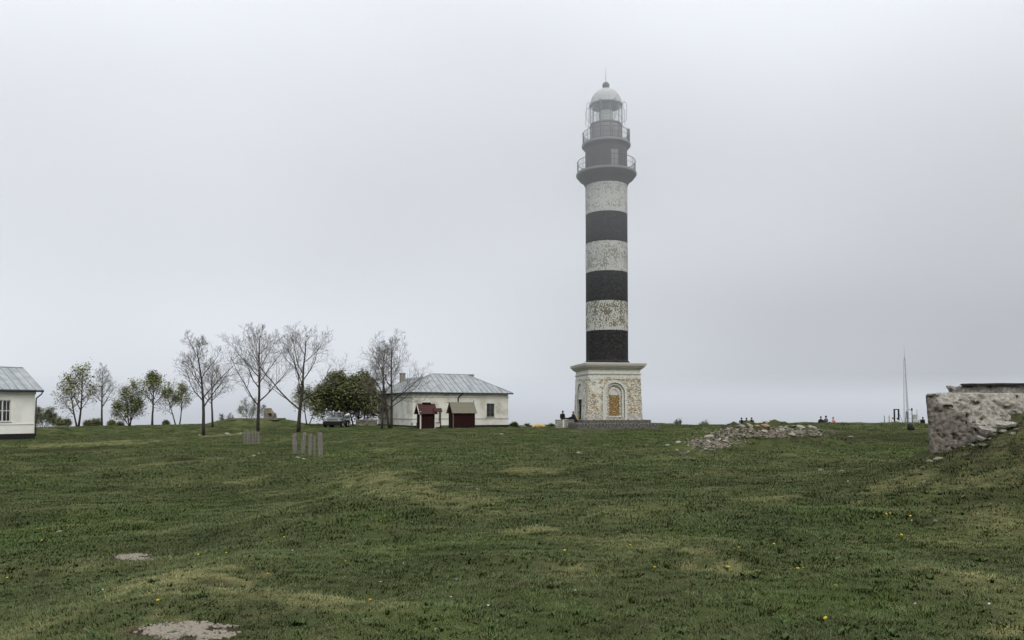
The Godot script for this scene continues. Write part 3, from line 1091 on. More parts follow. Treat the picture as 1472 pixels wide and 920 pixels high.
func face_mesh(cx: float, a: float, ys: float, y0: float) -> ArrayMesh:
	var st := begin()
	var ap := arch_pts(cx, a, ys)
	for s in 8:
		var ya := lerpf(B0, B1, s / 8.0)
		var yb := lerpf(B0, B1, (s + 1) / 8.0)
		fq(st, [Vector2(-bw(ya), ya), Vector2(-bw(yb), yb), Vector2(cx - a, yb), Vector2(cx - a, ya)], 0.0)
		fq(st, [Vector2(cx + a, ya), Vector2(cx + a, yb), Vector2(bw(yb), yb), Vector2(bw(ya), ya)], 0.0)
	for k in ap.size() - 1:
		var p: Vector2 = ap[k]
		var q: Vector2 = ap[k + 1]
		fq(st, [p, Vector2(p.x, B1), Vector2(q.x, B1), q], 0.0)
	if y0 > B0:
		fq(st, [Vector2(cx - a, B0), Vector2(cx - a, y0), Vector2(cx + a, y0), Vector2(cx + a, B0)], 0.0)
	# reveals
	var line := [Vector2(cx - a, y0)] + ap + [Vector2(cx + a, y0)]
	for k in line.size() - 1:
		var p: Vector2 = line[k]
		var q: Vector2 = line[k + 1]
		quad_uv(st, [Vector3(p.x, p.y, bw(p.y)), Vector3(q.x, q.y, bw(q.y)), Vector3(q.x, q.y, bw(q.y) - 0.3), Vector3(p.x, p.y, bw(p.y) - 0.3)], [fuv(p.x, p.y), fuv(q.x, q.y), fuv(q.x, q.y), fuv(p.x, p.y)])
	return done(st)

func arch_ring(cx: float, a0: float, a1: float, ys: float, y0: float, out: float, back: float) -> ArrayMesh:
	# a moulding that follows an arch, from its inner radius a0 to its outer radius a1
	var st := begin()
	var i := [Vector2(cx - a0, y0)] + arch_pts(cx, a0, ys) + [Vector2(cx + a0, y0)]
	var o := [Vector2(cx - a1, y0)] + arch_pts(cx, a1, ys) + [Vector2(cx + a1, y0)]
	for k in i.size() - 1:
		var F3 := func(p: Vector2, d: float): return Vector3(p.x, p.y, bw(p.y) + d)
		quad(st, F3.call(i[k], out), F3.call(o[k], out), F3.call(o[k + 1], out), F3.call(i[k + 1], out))
		quad(st, F3.call(o[k], out), F3.call(o[k], -back), F3.call(o[k + 1], -back), F3.call(o[k + 1], out))
		quad(st, F3.call(i[k], -back), F3.call(i[k], out), F3.call(i[k + 1], out), F3.call(i[k + 1], -back))
	return done(st)

func arch_panel(cx: float, a: float, ys: float, y0: float, depth: float, door: Array) -> ArrayMesh:
	# the wall at the back of the niche, with a doorway left open: [x half width, bottom, top] or none
	var st := begin()
	var ap := arch_pts(cx, a, ys)
	if door:
		var w: float = door[0]
		var t: float = door[2]
		fq(st, [Vector2(cx - a, y0), Vector2(cx - a, t), Vector2(cx - w, t), Vector2(cx - w, y0)], depth)
		fq(st, [Vector2(cx + w, y0), Vector2(cx + w, t), Vector2(cx + a, t), Vector2(cx + a, y0)], depth)
		if door[1] > y0: fq(st, [Vector2(cx - w, y0), Vector2(cx - w, door[1]), Vector2(cx + w, door[1]), Vector2(cx + w, y0)], depth)
		fq(st, [Vector2(cx - a, t), Vector2(cx - a, ys), Vector2(cx + a, ys), Vector2(cx + a, t)], depth)
	else:
		fq(st, [Vector2(cx - a, y0), Vector2(cx - a, ys), Vector2(cx + a, ys), Vector2(cx + a, y0)], depth)
	for k in ap.size() - 1:
		var p: Vector2 = ap[k]
		var q: Vector2 = ap[k + 1]
		fq(st, [Vector2(p.x, ys), p, q, Vector2(q.x, ys)], depth)
	return done(st)

func square_ring(prof: Array) -> ArrayMesh:
	# a profile of (half width, height) run round a square
	var st := begin()
	for i in prof.size() - 1:
		var p: Vector2 = prof[i]
		var q: Vector2 = prof[i + 1]
		for k in 4:
			var r := Basis(Vector3.UP, PI / 2 * k)
			quad(st, r * Vector3(-p.x, p.y, p.x), r * Vector3(-q.x, q.y, q.x), r * Vector3(q.x, q.y, q.x), r * Vector3(p.x, p.y, p.x))
	return done(st)

func railing(r: float, y: float, high: float, posts: int, balusters: int) -> ArrayMesh:
	var st := begin()
	var ringat := func(rr: float, yy: float, thick: float, seg: int):
		var pts := []
		var rad := []
		for k in seg + 1:
			var t := TAU * k / seg
			pts.append(Vector3(sin(t) * rr, yy, cos(t) * rr))
			rad.append(thick)
		add_tube(st, pts, rad, 5, false)
	ringat.call(r, y + high, 0.03, 48)
	ringat.call(r, y + high * 0.55, 0.018, 48)
	ringat.call(r, y + 0.08, 0.018, 48)
	for k in balusters:
		var t := TAU * k / balusters
		var p := Vector3(sin(t) * r, y, cos(t) * r)
		var thick := 0.03 if k % maxi(1, balusters / posts) == 0 else 0.011
		add_tube(st, [p, p + Vector3.UP * high], [thick, thick], 5, false)
	return done(st)

func make_lighthouse() -> void:
	var axis := at(873, 600, 77)
	var L := thing("lighthouse", "tall round lighthouse with black and white bands on a battered square stone base", "lighthouse", Vector3(axis.x, 0, -77), deg_to_rad(9.0))
	var front := tex_mat(masonry_image(301, 0.92))
	var side := tex_mat(masonry_image(302, 0.62))
	var render := rough_mat([[0.15, lin(0.30, 0.28, 0.23)], [0.35, lin(0.47, 0.46, 0.42)], [0.6, lin(0.57, 0.57, 0.53)], [0.9, lin(0.63, 0.63, 0.59)]], 0.04, 0.5, 1.5, 0.95, 303)
	var corn := rough_mat([[0.15, lin(0.12, 0.11, 0.09)], [0.35, lin(0.38, 0.36, 0.31)], [0.6, lin(0.56, 0.55, 0.50)], [0.85, lin(0.64, 0.63, 0.58)]], 0.05, 1.0, 3.0, 0.95, 305, false, FastNoiseLite.TYPE_CELLULAR)
	var foot := rough_mat([[0.2, lin(0.045, 0.043, 0.038)], [0.5, lin(0.10, 0.095, 0.085)], [0.8, lin(0.22, 0.21, 0.19)]], 0.03, 0.6, 3.0, 0.95, 307)
	var ochre := rough_mat([[0.15, lin(0.06, 0.04, 0.02)], [0.35, lin(0.19, 0.115, 0.045)], [0.55, lin(0.29, 0.185, 0.075)], [0.75, lin(0.46, 0.40, 0.29)]], 0.05, 0.7, 3.0, 0.95, 309, false, FastNoiseLite.TYPE_CELLULAR)
	part("step", box(Vector3(-4.05, -1.2, -4.05), Vector3(4.05, 0.43, 4.05), 0.05), foot, L)
	part("step", box(Vector3(-3.4, 0.40, -3.4), Vector3(3.4, B0, 3.4), 0.04), foot, L)
	for k in 4:
		var turn := Vector3(0, [0.0, -PI / 2, PI, PI / 2][k], 0)
		var cx: float = [0.0, -0.55, 0.0, 0.0][k]
		var is_door := k == 1
		var wall := part("base_wall", face_mesh(cx, 1.0, 3.35, B0 if is_door else 0.95), front if k % 2 == 0 else side, L, Vector3.ZERO, turn)
		if k > 1: continue
		part("arch_moulding", arch_ring(cx, 0.98, 1.22, 3.35, B0, 0.05, 0.02), render, wall)
		if not is_door: part("arch_moulding", arch_ring(cx, 0.74, 0.96, 3.35, B0 + 0.1, -0.12, 0.29), render, wall)
		part("niche_wall", arch_panel(cx, 1.0, 3.35, B0 if is_door else 0.95, 0.07 if is_door else 0.28, [0.74 if is_door else 0.5, B0 if is_door else 1.08, 2.72 if is_door else 3.1]), front if k == 0 else render, wall)
		if is_door:
			part("lintel", box(Vector3(cx - 0.9, 2.72, bw(2.7) - 0.12), Vector3(cx + 0.9, 2.86, bw(2.7) - 0.02), 0.02), render, wall)
		else:
			part("walled_up_doorway", box(Vector3(-0.53, 1.0, bw(2.0) - 0.6), Vector3(0.53, 3.14, bw(2.0) - 0.34)), ochre, wall).set_meta("label", "doorway walled up with ochre rubble")
			part("sill", box(Vector3(-0.62, 0.96, bw(1.0) - 0.4), Vector3(0.62, 1.09, bw(1.0) - 0.2), 0.02), render, wall)
		part("fanlight_moulding", arch_ring(cx, 0.40, 0.56, 3.3, 3.16, 0.0 if is_door else -0.2, 0.29), render, wall)
		part("fanlight_panel", arch_panel(cx, 0.42, 3.3, 3.16, 0.055 if is_door else 0.265, []), render, wall)
	part("string_course", square_ring([Vector2(2.6, 5.12), Vector2(2.70, 5.14), Vector2(2.72, 5.21), Vector2(2.6, 5.23)]), render, L)
	part("string_course", square_ring([Vector2(2.6, 4.66), Vector2(2.665, 4.67), Vector2(2.66, 4.71), Vector2(2.6, 4.72)]), render, L)
	part("cornice", square_ring([Vector2(2.55, 5.60), Vector2(2.72, 5.62), Vector2(2.80, 5.74), Vector2(2.92, 5.80), Vector2(2.95, 5.92), Vector2(3.05, 5.95), Vector2(3.10, 6.20), Vector2(3.04, 6.26), Vector2(0.01, 6.34)]), corn, L)
	part("tower_foot", lathe([Vector2(2.1, 6.28), Vector2(2.3, 6.30), Vector2(2.3, 6.42), Vector2(2.2, 6.52), Vector2(2.12, 6.62)], 64), M.black_paint, L)
	# painted bands
	var levels := [6.6, 9.55, 12.48, 15.44, 18.41, 21.38, 24.33]
	var whites := [tex_mat(flaked_image(401, 0.02, lin(0.19, 0.175, 0.12)), Vector3(1, 0.339, 1), 1.0), tex_mat(flaked_image(402, 0.08, lin(0.30, 0.295, 0.265)), Vector3(1, 0.339, 1), 1.0), tex_mat(flaked_image(403, 0.12, lin(0.34, 0.335, 0.31)), Vector3(1, 0.339, 1), 1.0)]
	for k in 6:
		var white := k % 2 == 1
		var r := 2.122 if white else 2.11
		var b := part("white_band" if white else "black_band", lathe([Vector2(2.0, levels[k]), Vector2(r, levels[k] + 0.004), Vector2(r, levels[k + 1]), Vector2(2.0, levels[k + 1] + 0.003)], 72), whites[k / 2] if white else M.black_paint, L)
		b.set_meta("label", ("white band of flaking paint" if white else "black painted band") + " number %d from the foot" % (k + 1))
	# galleries, watch room and lantern
	part("gallery_corbel", lathe([Vector2(2.11, 24.30), Vector2(2.2, 24.42), Vector2(2.26, 24.62), Vector2(2.48, 24.86), Vector2(2.74, 25.04), Vector2(2.88, 25.24), Vector2(2.97, 25.38)], 64), M.dark_iron, L)
	part("gallery_floor", lathe([Vector2(2.0, 25.37), Vector2(3.02, 25.39), Vector2(3.06, 25.45), Vector2(3.06, 25.58), Vector2(3.0, 25.63), Vector2(2.0, 25.64)], 64), M.grey_metal, L)
	part("gallery_railing", railing(2.93, 25.62, 1.2, 16, 64), M.dark_iron, L)
	var drum := part("watch_room", lathe([Vector2(2.12, 25.6), Vector2(2.12, 28.0), Vector2(2.18, 28.12), Vector2(2.32, 28.26), Vector2(2.40, 28.38)], 64), M.dark_iron, L)
	part("door", box(Vector3(-0.38, 25.66, 2.02), Vector3(0.38, 27.5, 2.15), 0.02), M.grey_metal, drum, Vector3.ZERO, Vector3(0, 0.12, 0))
	part("upper_gallery_floor", lathe([Vector2(1.5, 28.37), Vector2(2.42, 28.39), Vector2(2.47, 28.44), Vector2(2.47, 28.60), Vector2(2.42, 28.65), Vector2(1.5, 28.66)], 64), M.grey_metal, L)
	part("upper_railing", railing(2.38, 28.64, 1.15, 16, 96), M.dark_iron, L)
	var lb := part("lantern_wall", lathe([Vector2(1.6, 28.6), Vector2(1.6, 30.5), Vector2(1.68, 30.54), Vector2(1.68, 30.66), Vector2(1.58, 30.7), Vector2(1.0, 30.7)], 10, false), M.grey_metal, L)
	for k in 10:
		part("wall_rib", box(Vector3(-0.03, 28.7, 1.58), Vector3(0.03, 30.5, 1.63)), M.dark_iron, lb, Vector3.ZERO, Vector3(0, TAU * k / 10, 0))
	part("porthole_rim", tube([Vector3(-0.32, 30.05, 1.60), Vector3(-0.12, 29.98, 1.61), Vector3(0.10, 30.02, 1.61)], [0.03, 0.035, 0.03], 6), M.dome, lb)
	var fr := begin()
	for k in 10:
		var t := TAU * k / 10
		var p := Vector3(sin(t) * 1.6, 30.66, cos(t) * 1.6)
		add_tube(fr, [p, p + Vector3.UP * 2.05], [0.035, 0.035], 6)
	var frame := part("glazing_frame", done(fr), M.grey_metal, L)
	for k in 10:
		var t0 := TAU * k / 10
		var t1 := TAU * (k + 1) / 10
		var p := Vector3(sin(t0) * 1.58, 0, cos(t0) * 1.58)
		var q := Vector3(sin(t1) * 1.58, 0, cos(t1) * 1.58)
		var ps := begin()
		quad(ps, p + Vector3.UP * 30.70, p + Vector3.UP * 32.68, q + Vector3.UP * 32.68, q + Vector3.UP * 30.70)
		part("pane", done(ps), M.glass, frame)
		part("glazing_bar", tube([p * 1.01 + Vector3.UP * 31.35, q * 1.01 + Vector3.UP * 31.35], [0.02, 0.02], 5), M.grey_metal, frame)
	var lens := plain(lin(0.55, 0.60, 0.58), 0.15)
	lens.metallic_specular = 0.8
	var lp := []
	for k in 15:
		lp.append(Vector2(0.62 + 0.10 * sin(PI * k / 14.0) + (0.05 if k % 2 else 0.0), 30.95 + 0.08 * k))
	part("lens", lathe([Vector2(0.1, 30.9)] + lp + [Vector2(0.1, 32.2)], 24, false), lens, L)
	part("lens_stand", lathe([Vector2(0.3, 30.6), Vector2(0.28, 30.8), Vector2(0.5, 30.95)], 16), M.dark_iron, L)
	var dp := [Vector2(1.5, 32.62), Vector2(1.70, 32.62), Vector2(1.72, 32.74), Vector2(1.64, 32.80)]
	for k in 9:
		var t := lerpf(0.12, 1.22, k / 8.0)
		dp.append(Vector2(1.62 * cos(t), 32.72 + 1.70 * sin(t)))
	dp.append_array([Vector2(0.5, 34.36), Vector2(0.22, 34.38), Vector2(0.14, 34.5), Vector2(0.01, 34.55)])
	var dome := part("dome", lathe(dp, 20, true), M.dome, L)
	var bp := []
	for k in 13: bp.append(Vector2(maxf(0.005, 0.37 * cos(PI * (k / 12.0 - 0.5))), 34.76 + 0.37 * sin(PI * (k / 12.0 - 0.5))))
	part("ventilator_ball", lathe(bp, 24), M.dark_iron, dome)
	part("lightning_rod", tube([Vector3(0, 35.1, 0), Vector3(0, 36.6, 0)], [0.03, 0.012], 6), M.dark_iron, dome)
	for k in 8:
		var t := TAU * (k + 0.25) / 8
		var d := Vector3(sin(t), 0, cos(t))
		part("lantern_bracket", tube([d * 1.62 + Vector3.UP * 32.66, d * 1.95 + Vector3.UP * 32.78, d * 2.17 + Vector3.UP * 32.5, d * 2.17 + Vector3.UP * 30.95, d * 1.95 + Vector3.UP * 30.78, d * 1.66 + Vector3.UP * 30.62], [0.022, 0.022, 0.022, 0.022, 0.022, 0.022], 5), M.dark_iron, L)
		part("handrail_upright", tube([d * 1.88 + Vector3.UP * 32.74, d * 1.88 + Vector3.UP * 30.72], [0.016, 0.016], 5), M.dark_iron, L)
	part("aerial_box", box(Vector3(2.28, 29.3, -0.1), Vector3(2.48, 30.45, 0.12), 0.03), M.grey_metal, L)


# ------------------------------------------------------------------ houses
func wall_mesh(w: float, h: float, holes: Array, deep := 0.22) -> ArrayMesh:
	# a wall from (0,0) to (w,h) in the plane z = 0 facing +z, with openings [x0, y0, x1, y1] and their reveals
	var st := begin()
	var xs := [0.0, w]
	var ys := [0.0, h]
	for q in holes:
		xs.append_array([q[0], q[2]])
		ys.append_array([q[1], q[3]])
	xs.sort(); ys.sort()
	for i in xs.size() - 1:
		for j in ys.size() - 1:
			var cx: float = (xs[i] + xs[i + 1]) / 2
			var cy: float = (ys[j] + ys[j + 1]) / 2
			if xs[i + 1] - xs[i] < 1e-5 or ys[j + 1] - ys[j] < 1e-5: continue
			var open := false
			for q in holes:
				if cx > q[0] and cx < q[2] and cy > q[1] and cy < q[3]: open = true
			if not open: quad(st, Vector3(xs[i], ys[j], 0), Vector3(xs[i], ys[j + 1], 0), Vector3(xs[i + 1], ys[j + 1], 0), Vector3(xs[i + 1], ys[j], 0))
	for q in holes:
		var c := [Vector3(q[0], q[1], 0), Vector3(q[2], q[1], 0), Vector3(q[2], q[3], 0), Vector3(q[0], q[3], 0)]
		for k in 4:
			var a: Vector3 = c[k]
			var b: Vector3 = c[(k + 1) % 4]
			quad(st, a, b, b - Vector3(0, 0, deep), a - Vector3(0, 0, deep))
	return done(st)

func window(parent: Node3D, x0: float, y0: float, x1: float, y1: float, cols: int, rws: int, paint: Material, deep := 0.14) -> void:
	# a window set into an opening of a wall at z = 0; the house behind it is hollow
	var wn := part("window", box(Vector3(x0, y1 - 0.07, -deep - 0.04), Vector3(x1, y1, -deep + 0.03)), paint, parent)
	var t := 0.07
	for q in [[x0, y0, x0 + t, y1 - t], [x1 - t, y0, x1, y1 - t], [x0 + t, y0, x1 - t, y0 + t]]:
		part("frame", box(Vector3(q[0], q[1], -deep - 0.04), Vector3(q[2], q[3], -deep + 0.03)), paint, wn)
	for k in range(1, cols):
		var x := lerpf(x0, x1, float(k) / cols)
		var thick := 0.05 if k == cols / 2 else 0.02
		part("mullion", box(Vector3(x - thick, y0 + t, -deep - 0.03), Vector3(x + thick, y1 - t, -deep + 0.02)), paint, wn)
	for k in range(1, rws):
		var y := lerpf(y0, y1, float(k) / rws)
		part("glazing_bar", box(Vector3(x0 + t, y - 0.03, -deep - 0.025), Vector3(x1 - t, y + 0.03, -deep + 0.015)), paint, wn)
	for i in cols:
		for j in rws:
			var st := begin()
			var a := lerpf(x0, x1, float(i) / cols)
			var b := lerpf(x0, x1, float(i + 1) / cols)
			var c := lerpf(y0, y1, float(j) / rws)
			var e := lerpf(y0, y1, float(j + 1) / rws)
			quad(st, Vector3(a, c, -deep - 0.008), Vector3(a, e, -deep - 0.008), Vector3(b, e, -deep - 0.008), Vector3(b, c, -deep - 0.008))
			part("pane", done(st), M.glass, wn)
	part("sill", box(Vector3(x0 - 0.08, y0 - 0.07, -deep), Vector3(x1 + 0.08, y0, 0.08), 0.01), M.belt, wn)

func clip_at(poly: PackedVector2Array, s: float) -> Vector2:
	var lo := 1e9
	var hi := -1e9
	for k in poly.size():
		var a := poly[k]
		var b := poly[(k + 1) % poly.size()]
		if (a.x - s) * (b.x - s) <= 0.0 and absf(a.x - b.x) > 1e-6:
			var t := lerpf(a.y, b.y, (s - a.x) / (b.x - a.x))
			lo = minf(lo, t)
			hi = maxf(hi, t)
	return Vector2(lo, hi)

func roof_plane(roof: Node3D, o: Vector3, a: Vector3, b: Vector3, poly: PackedVector2Array, step: float) -> void:
	# sheet metal in strips that run up the slope, each with a standing seam along one edge
	var s0 := 1e9
	var s1 := -1e9
	for p in poly:
		s0 = minf(s0, p.x)
		s1 = maxf(s1, p.x)
	var n := a.cross(b).normalized()
	if n.y < 0: n = -n
	var k := 0
	var s := s0
	while s < s1 - 0.02:
		var e := minf(s + step, s1)
		var cut := Geometry2D.intersect_polygons(poly, PackedVector2Array([Vector2(s, -1), Vector2(e, -1), Vector2(e, 40), Vector2(s, 40)]))
		if cut.size():
			var lift := rng.randf() * 0.006
			var flip := a.cross(b).dot(n) < 0
			var pan := part("roof_panel", slab(cut[0], o + n * lift, a, b, -0.02 if flip else 0.02), M.roof_zinc, roof)
			if s > s0 + 0.01:
				var r := clip_at(poly, s + 0.001)
				if r.y - r.x > 0.1:
					var st := begin()
					var p := o + a * s + b * r.x
					var q := o + a * s + b * r.y
					var w := a * 0.018
					var u := n * 0.075
					for f in [[p - w, p - w + u, q - w + u, q - w], [p - w + u, p + w + u, q + w + u, q - w + u], [p + w + u, p + w, q + w, q + w + u], [p - w, p + w, p + w + u, p - w + u]]:
						quad(st, f[0], f[1], f[2], f[3])
					var mi := MeshInstance3D.new()
					# the seam belongs to its panel: joined into the panel's mesh
					var j := SurfaceTool.new()
					j.begin(Mesh.PRIMITIVE_TRIANGLES)
					j.append_from(pan.mesh, 0, Transform3D.IDENTITY)
					j.append_from(done(st), 0, Transform3D.IDENTITY)
					pan.mesh = j.commit()
					mi.free()
		s = e
		k += 1

func make_middle_house() -> void:
	var phi := deg_to_rad(28.0)
	var fl := Vector3(-11.64, -0.42, -87.8)
	var H := thing("white_house", "long white rendered house with hipped grey metal roof and stovepipe, behind two red sheds", "house", fl, phi)
	var Lm := 13.3
	var W := 8.6
	var eave := 4.22
	var ov := 0.42
	var lw := Lm - 2 * ov
	var dw := W - 2 * ov
	var wx0 := 10.46 - ov - 0.53
	# walls
	var front := part("wall", wall_mesh(lw, eave - 0.28, [[wx0, 1.0, wx0 + 1.06, 2.62]]), M.old_white, H, Vector3(ov, 0.28, -ov))
	window(front, wx0, 1.0, wx0 + 1.06, 2.62, 2, 3, M.grey_wood)
	part("wall", wall_mesh(dw + 4.9, eave - 0.28, []), M.old_white, H, Vector3(ov, 0.28, -ov - dw - 4.9), Vector3(0, -PI / 2, 0))
	part("wall", wall_mesh(dw, eave - 0.28, []), M.old_white, H, Vector3(ov + lw, 0.28, -ov), Vector3(0, PI / 2, 0))
	part("wall", wall_mesh(lw, eave - 0.28, []), M.old_white, H, Vector3(ov + lw, 0.28, -ov - dw), Vector3(0, PI, 0))
	part("wall", wall_mesh(6.0, eave - 0.28, []), M.old_white, H, Vector3(ov + 6.0, 0.28, -ov - dw - 4.9), Vector3(0, PI, 0))
	part("plinth", box(Vector3(ov - 0.04, -0.9, -W + ov), Vector3(ov + lw + 0.04, 0.3, -ov + 0.04), 0.02), M.tar, H)
	part("plinth", box(Vector3(ov - 0.04, -0.9, -W - 4.5), Vector3(ov + 6.0, 0.3, -W + ov - 0.01), 0.02), M.tar, H)
	part("belt_course", box(Vector3(ov - 0.03, 1.02, -ov), Vector3(ov + lw + 0.03, 1.12, -ov + 0.05), 0.01), M.belt, H)
	part("belt_course", box(Vector3(ov - 0.05, 1.02, -W - 4.0), Vector3(ov, 1.12, -ov), 0.01), M.belt, H)
	part("cornice", box(Vector3(ov - 0.06, eave - 0.62, -ov), Vector3(ov + lw + 0.06, eave - 0.50, -ov + 0.07), 0.01), M.old_white, H)
	part("cornice", box(Vector3(ov - 0.08, eave - 0.62, -W - 4.0), Vector3(ov, eave - 0.50, -ov), 0.01), M.old_white, H)
	# hipped roof
	var rise := 2.35
	var hh := W / 2
	var roof := part("roof", box(Vector3(0.02, eave - 0.16, -W + 0.02), Vector3(Lm - 0.02, eave - 0.06, -0.02)), M.gutter, H)
	var slope := sqrt(hh * hh + rise * rise)
	var o := Vector3(0, eave - 0.05, 0)
	roof_plane(roof, o, Vector3.RIGHT, Vector3(0, rise, -hh) / slope, PackedVector2Array([Vector2(0, 0), Vector2(Lm, 0), Vector2(Lm - hh, slope), Vector2(hh, slope)]), 0.66)
	roof_plane(roof, o + Vector3(Lm, 0, -W), Vector3.LEFT, Vector3(0, rise, hh) / slope, PackedVector2Array([Vector2(0, 0), Vector2(Lm, 0), Vector2(Lm - hh, slope), Vector2(hh, slope)]), 0.66)
	roof_plane(roof, o + Vector3(0, 0, -W), Vector3.BACK, Vector3(hh, rise, 0) / slope, PackedVector2Array([Vector2(0, 0), Vector2(W, 0), Vector2(hh, slope)]), 0.66)
	roof_plane(roof, o + Vector3(Lm, 0, 0), Vector3.FORWARD, Vector3(-hh, rise, 0) / slope, PackedVector2Array([Vector2(0, 0), Vector2(W, 0), Vector2(hh, slope)]), 0.66)
	for r in [[Vector3(0, 0, 0), Vector3(hh, rise, -hh)], [Vector3(Lm, 0, 0), Vector3(Lm - hh, rise, -hh)], [Vector3(hh, rise, -hh), Vector3(Lm - hh, rise, -hh)], [Vector3(0, 0, -W), Vector3(hh, rise, -hh)], [Vector3(Lm, 0, -W), Vector3(Lm - hh, rise, -hh)]]:
		part("ridge_cap", tube([o + r[0] + Vector3.UP * 0.03, o + r[1] + Vector3.UP * 0.03], [0.05, 0.05], 6), M.roof_zinc, roof)
	# the rear wing with its own lower roof
	var wr := 2.0
	var ws := sqrt(3.4 * 3.4 + wr * wr)
	var wing := part("wing_roof", box(Vector3(0.0, eave - 0.17, -W - 4.9), Vector3(6.8, eave - 0.07, -W + 0.0)), M.gutter, H)
	roof_plane(wing, o + Vector3(0, 0, -W - 4.9), Vector3.BACK, Vector3(3.4, wr, 0) / ws, PackedVector2Array([Vector2(0, 0), Vector2(7.5, 0), Vector2(9.0, ws), Vector2(3.4, ws)]), 0.66)
	roof_plane(wing, o + Vector3(6.8, 0, -W + 3.0), Vector3.FORWARD, Vector3(-3.4, wr, 0) / ws, PackedVector2Array([Vector2(0, 0), Vector2(7.9, 0), Vector2(4.5, ws), Vector2(0, ws)]), 0.66)
	roof_plane(wing, o + Vector3(6.8, 0, -W - 4.9), Vector3.LEFT, Vector3(0, wr, 3.4) / ws, PackedVector2Array([Vector2(0, 0), Vector2(6.8, 0), Vector2(3.4, ws)]), 0.66)
	# gutters, chimneys and the stovepipe
	part("gutter", tube([Vector3(-0.05, eave - 0.1, 0.04), Vector3(Lm + 0.05, eave - 0.12, 0.04)], [0.075, 0.075], 8), M.gutter, H)
	part("gutter", tube([Vector3(-0.05, eave - 0.1, 0.04), Vector3(-0.05, eave - 0.12, -W - 4.9)], [0.075, 0.075], 8), M.gutter, H)
	for c in [Vector3(2.7, 0, -10.2), Vector3(10.2, 0, -5.6)]:
		var ch := part("chimney", box(c + Vector3(-0.3, eave + 0.4, -0.3), c + Vector3(0.3, eave + (2.55 if c.x < 5 else 2.35), 0.3), 0.02), M.stone, H)
		part("chimney_cap", box(c + Vector3(-0.36, eave + (2.55 if c.x < 5 else 2.35), -0.36), c + Vector3(0.36, eave + (2.63 if c.x < 5 else 2.43), 0.36), 0.02), M.stone, ch)
	part("stovepipe", tube([Vector3(6.1, 2.85, -ov + 0.14), Vector3(6.1, 3.5, -ov + 0.14), Vector3(6.25, 3.75, -ov + 0.2), Vector3(6.5, 4.0, 0.1), Vector3(6.52, 4.15, 0.15)], [0.07, 0.07, 0.07, 0.07, 0.07], 8), M.tar, H)


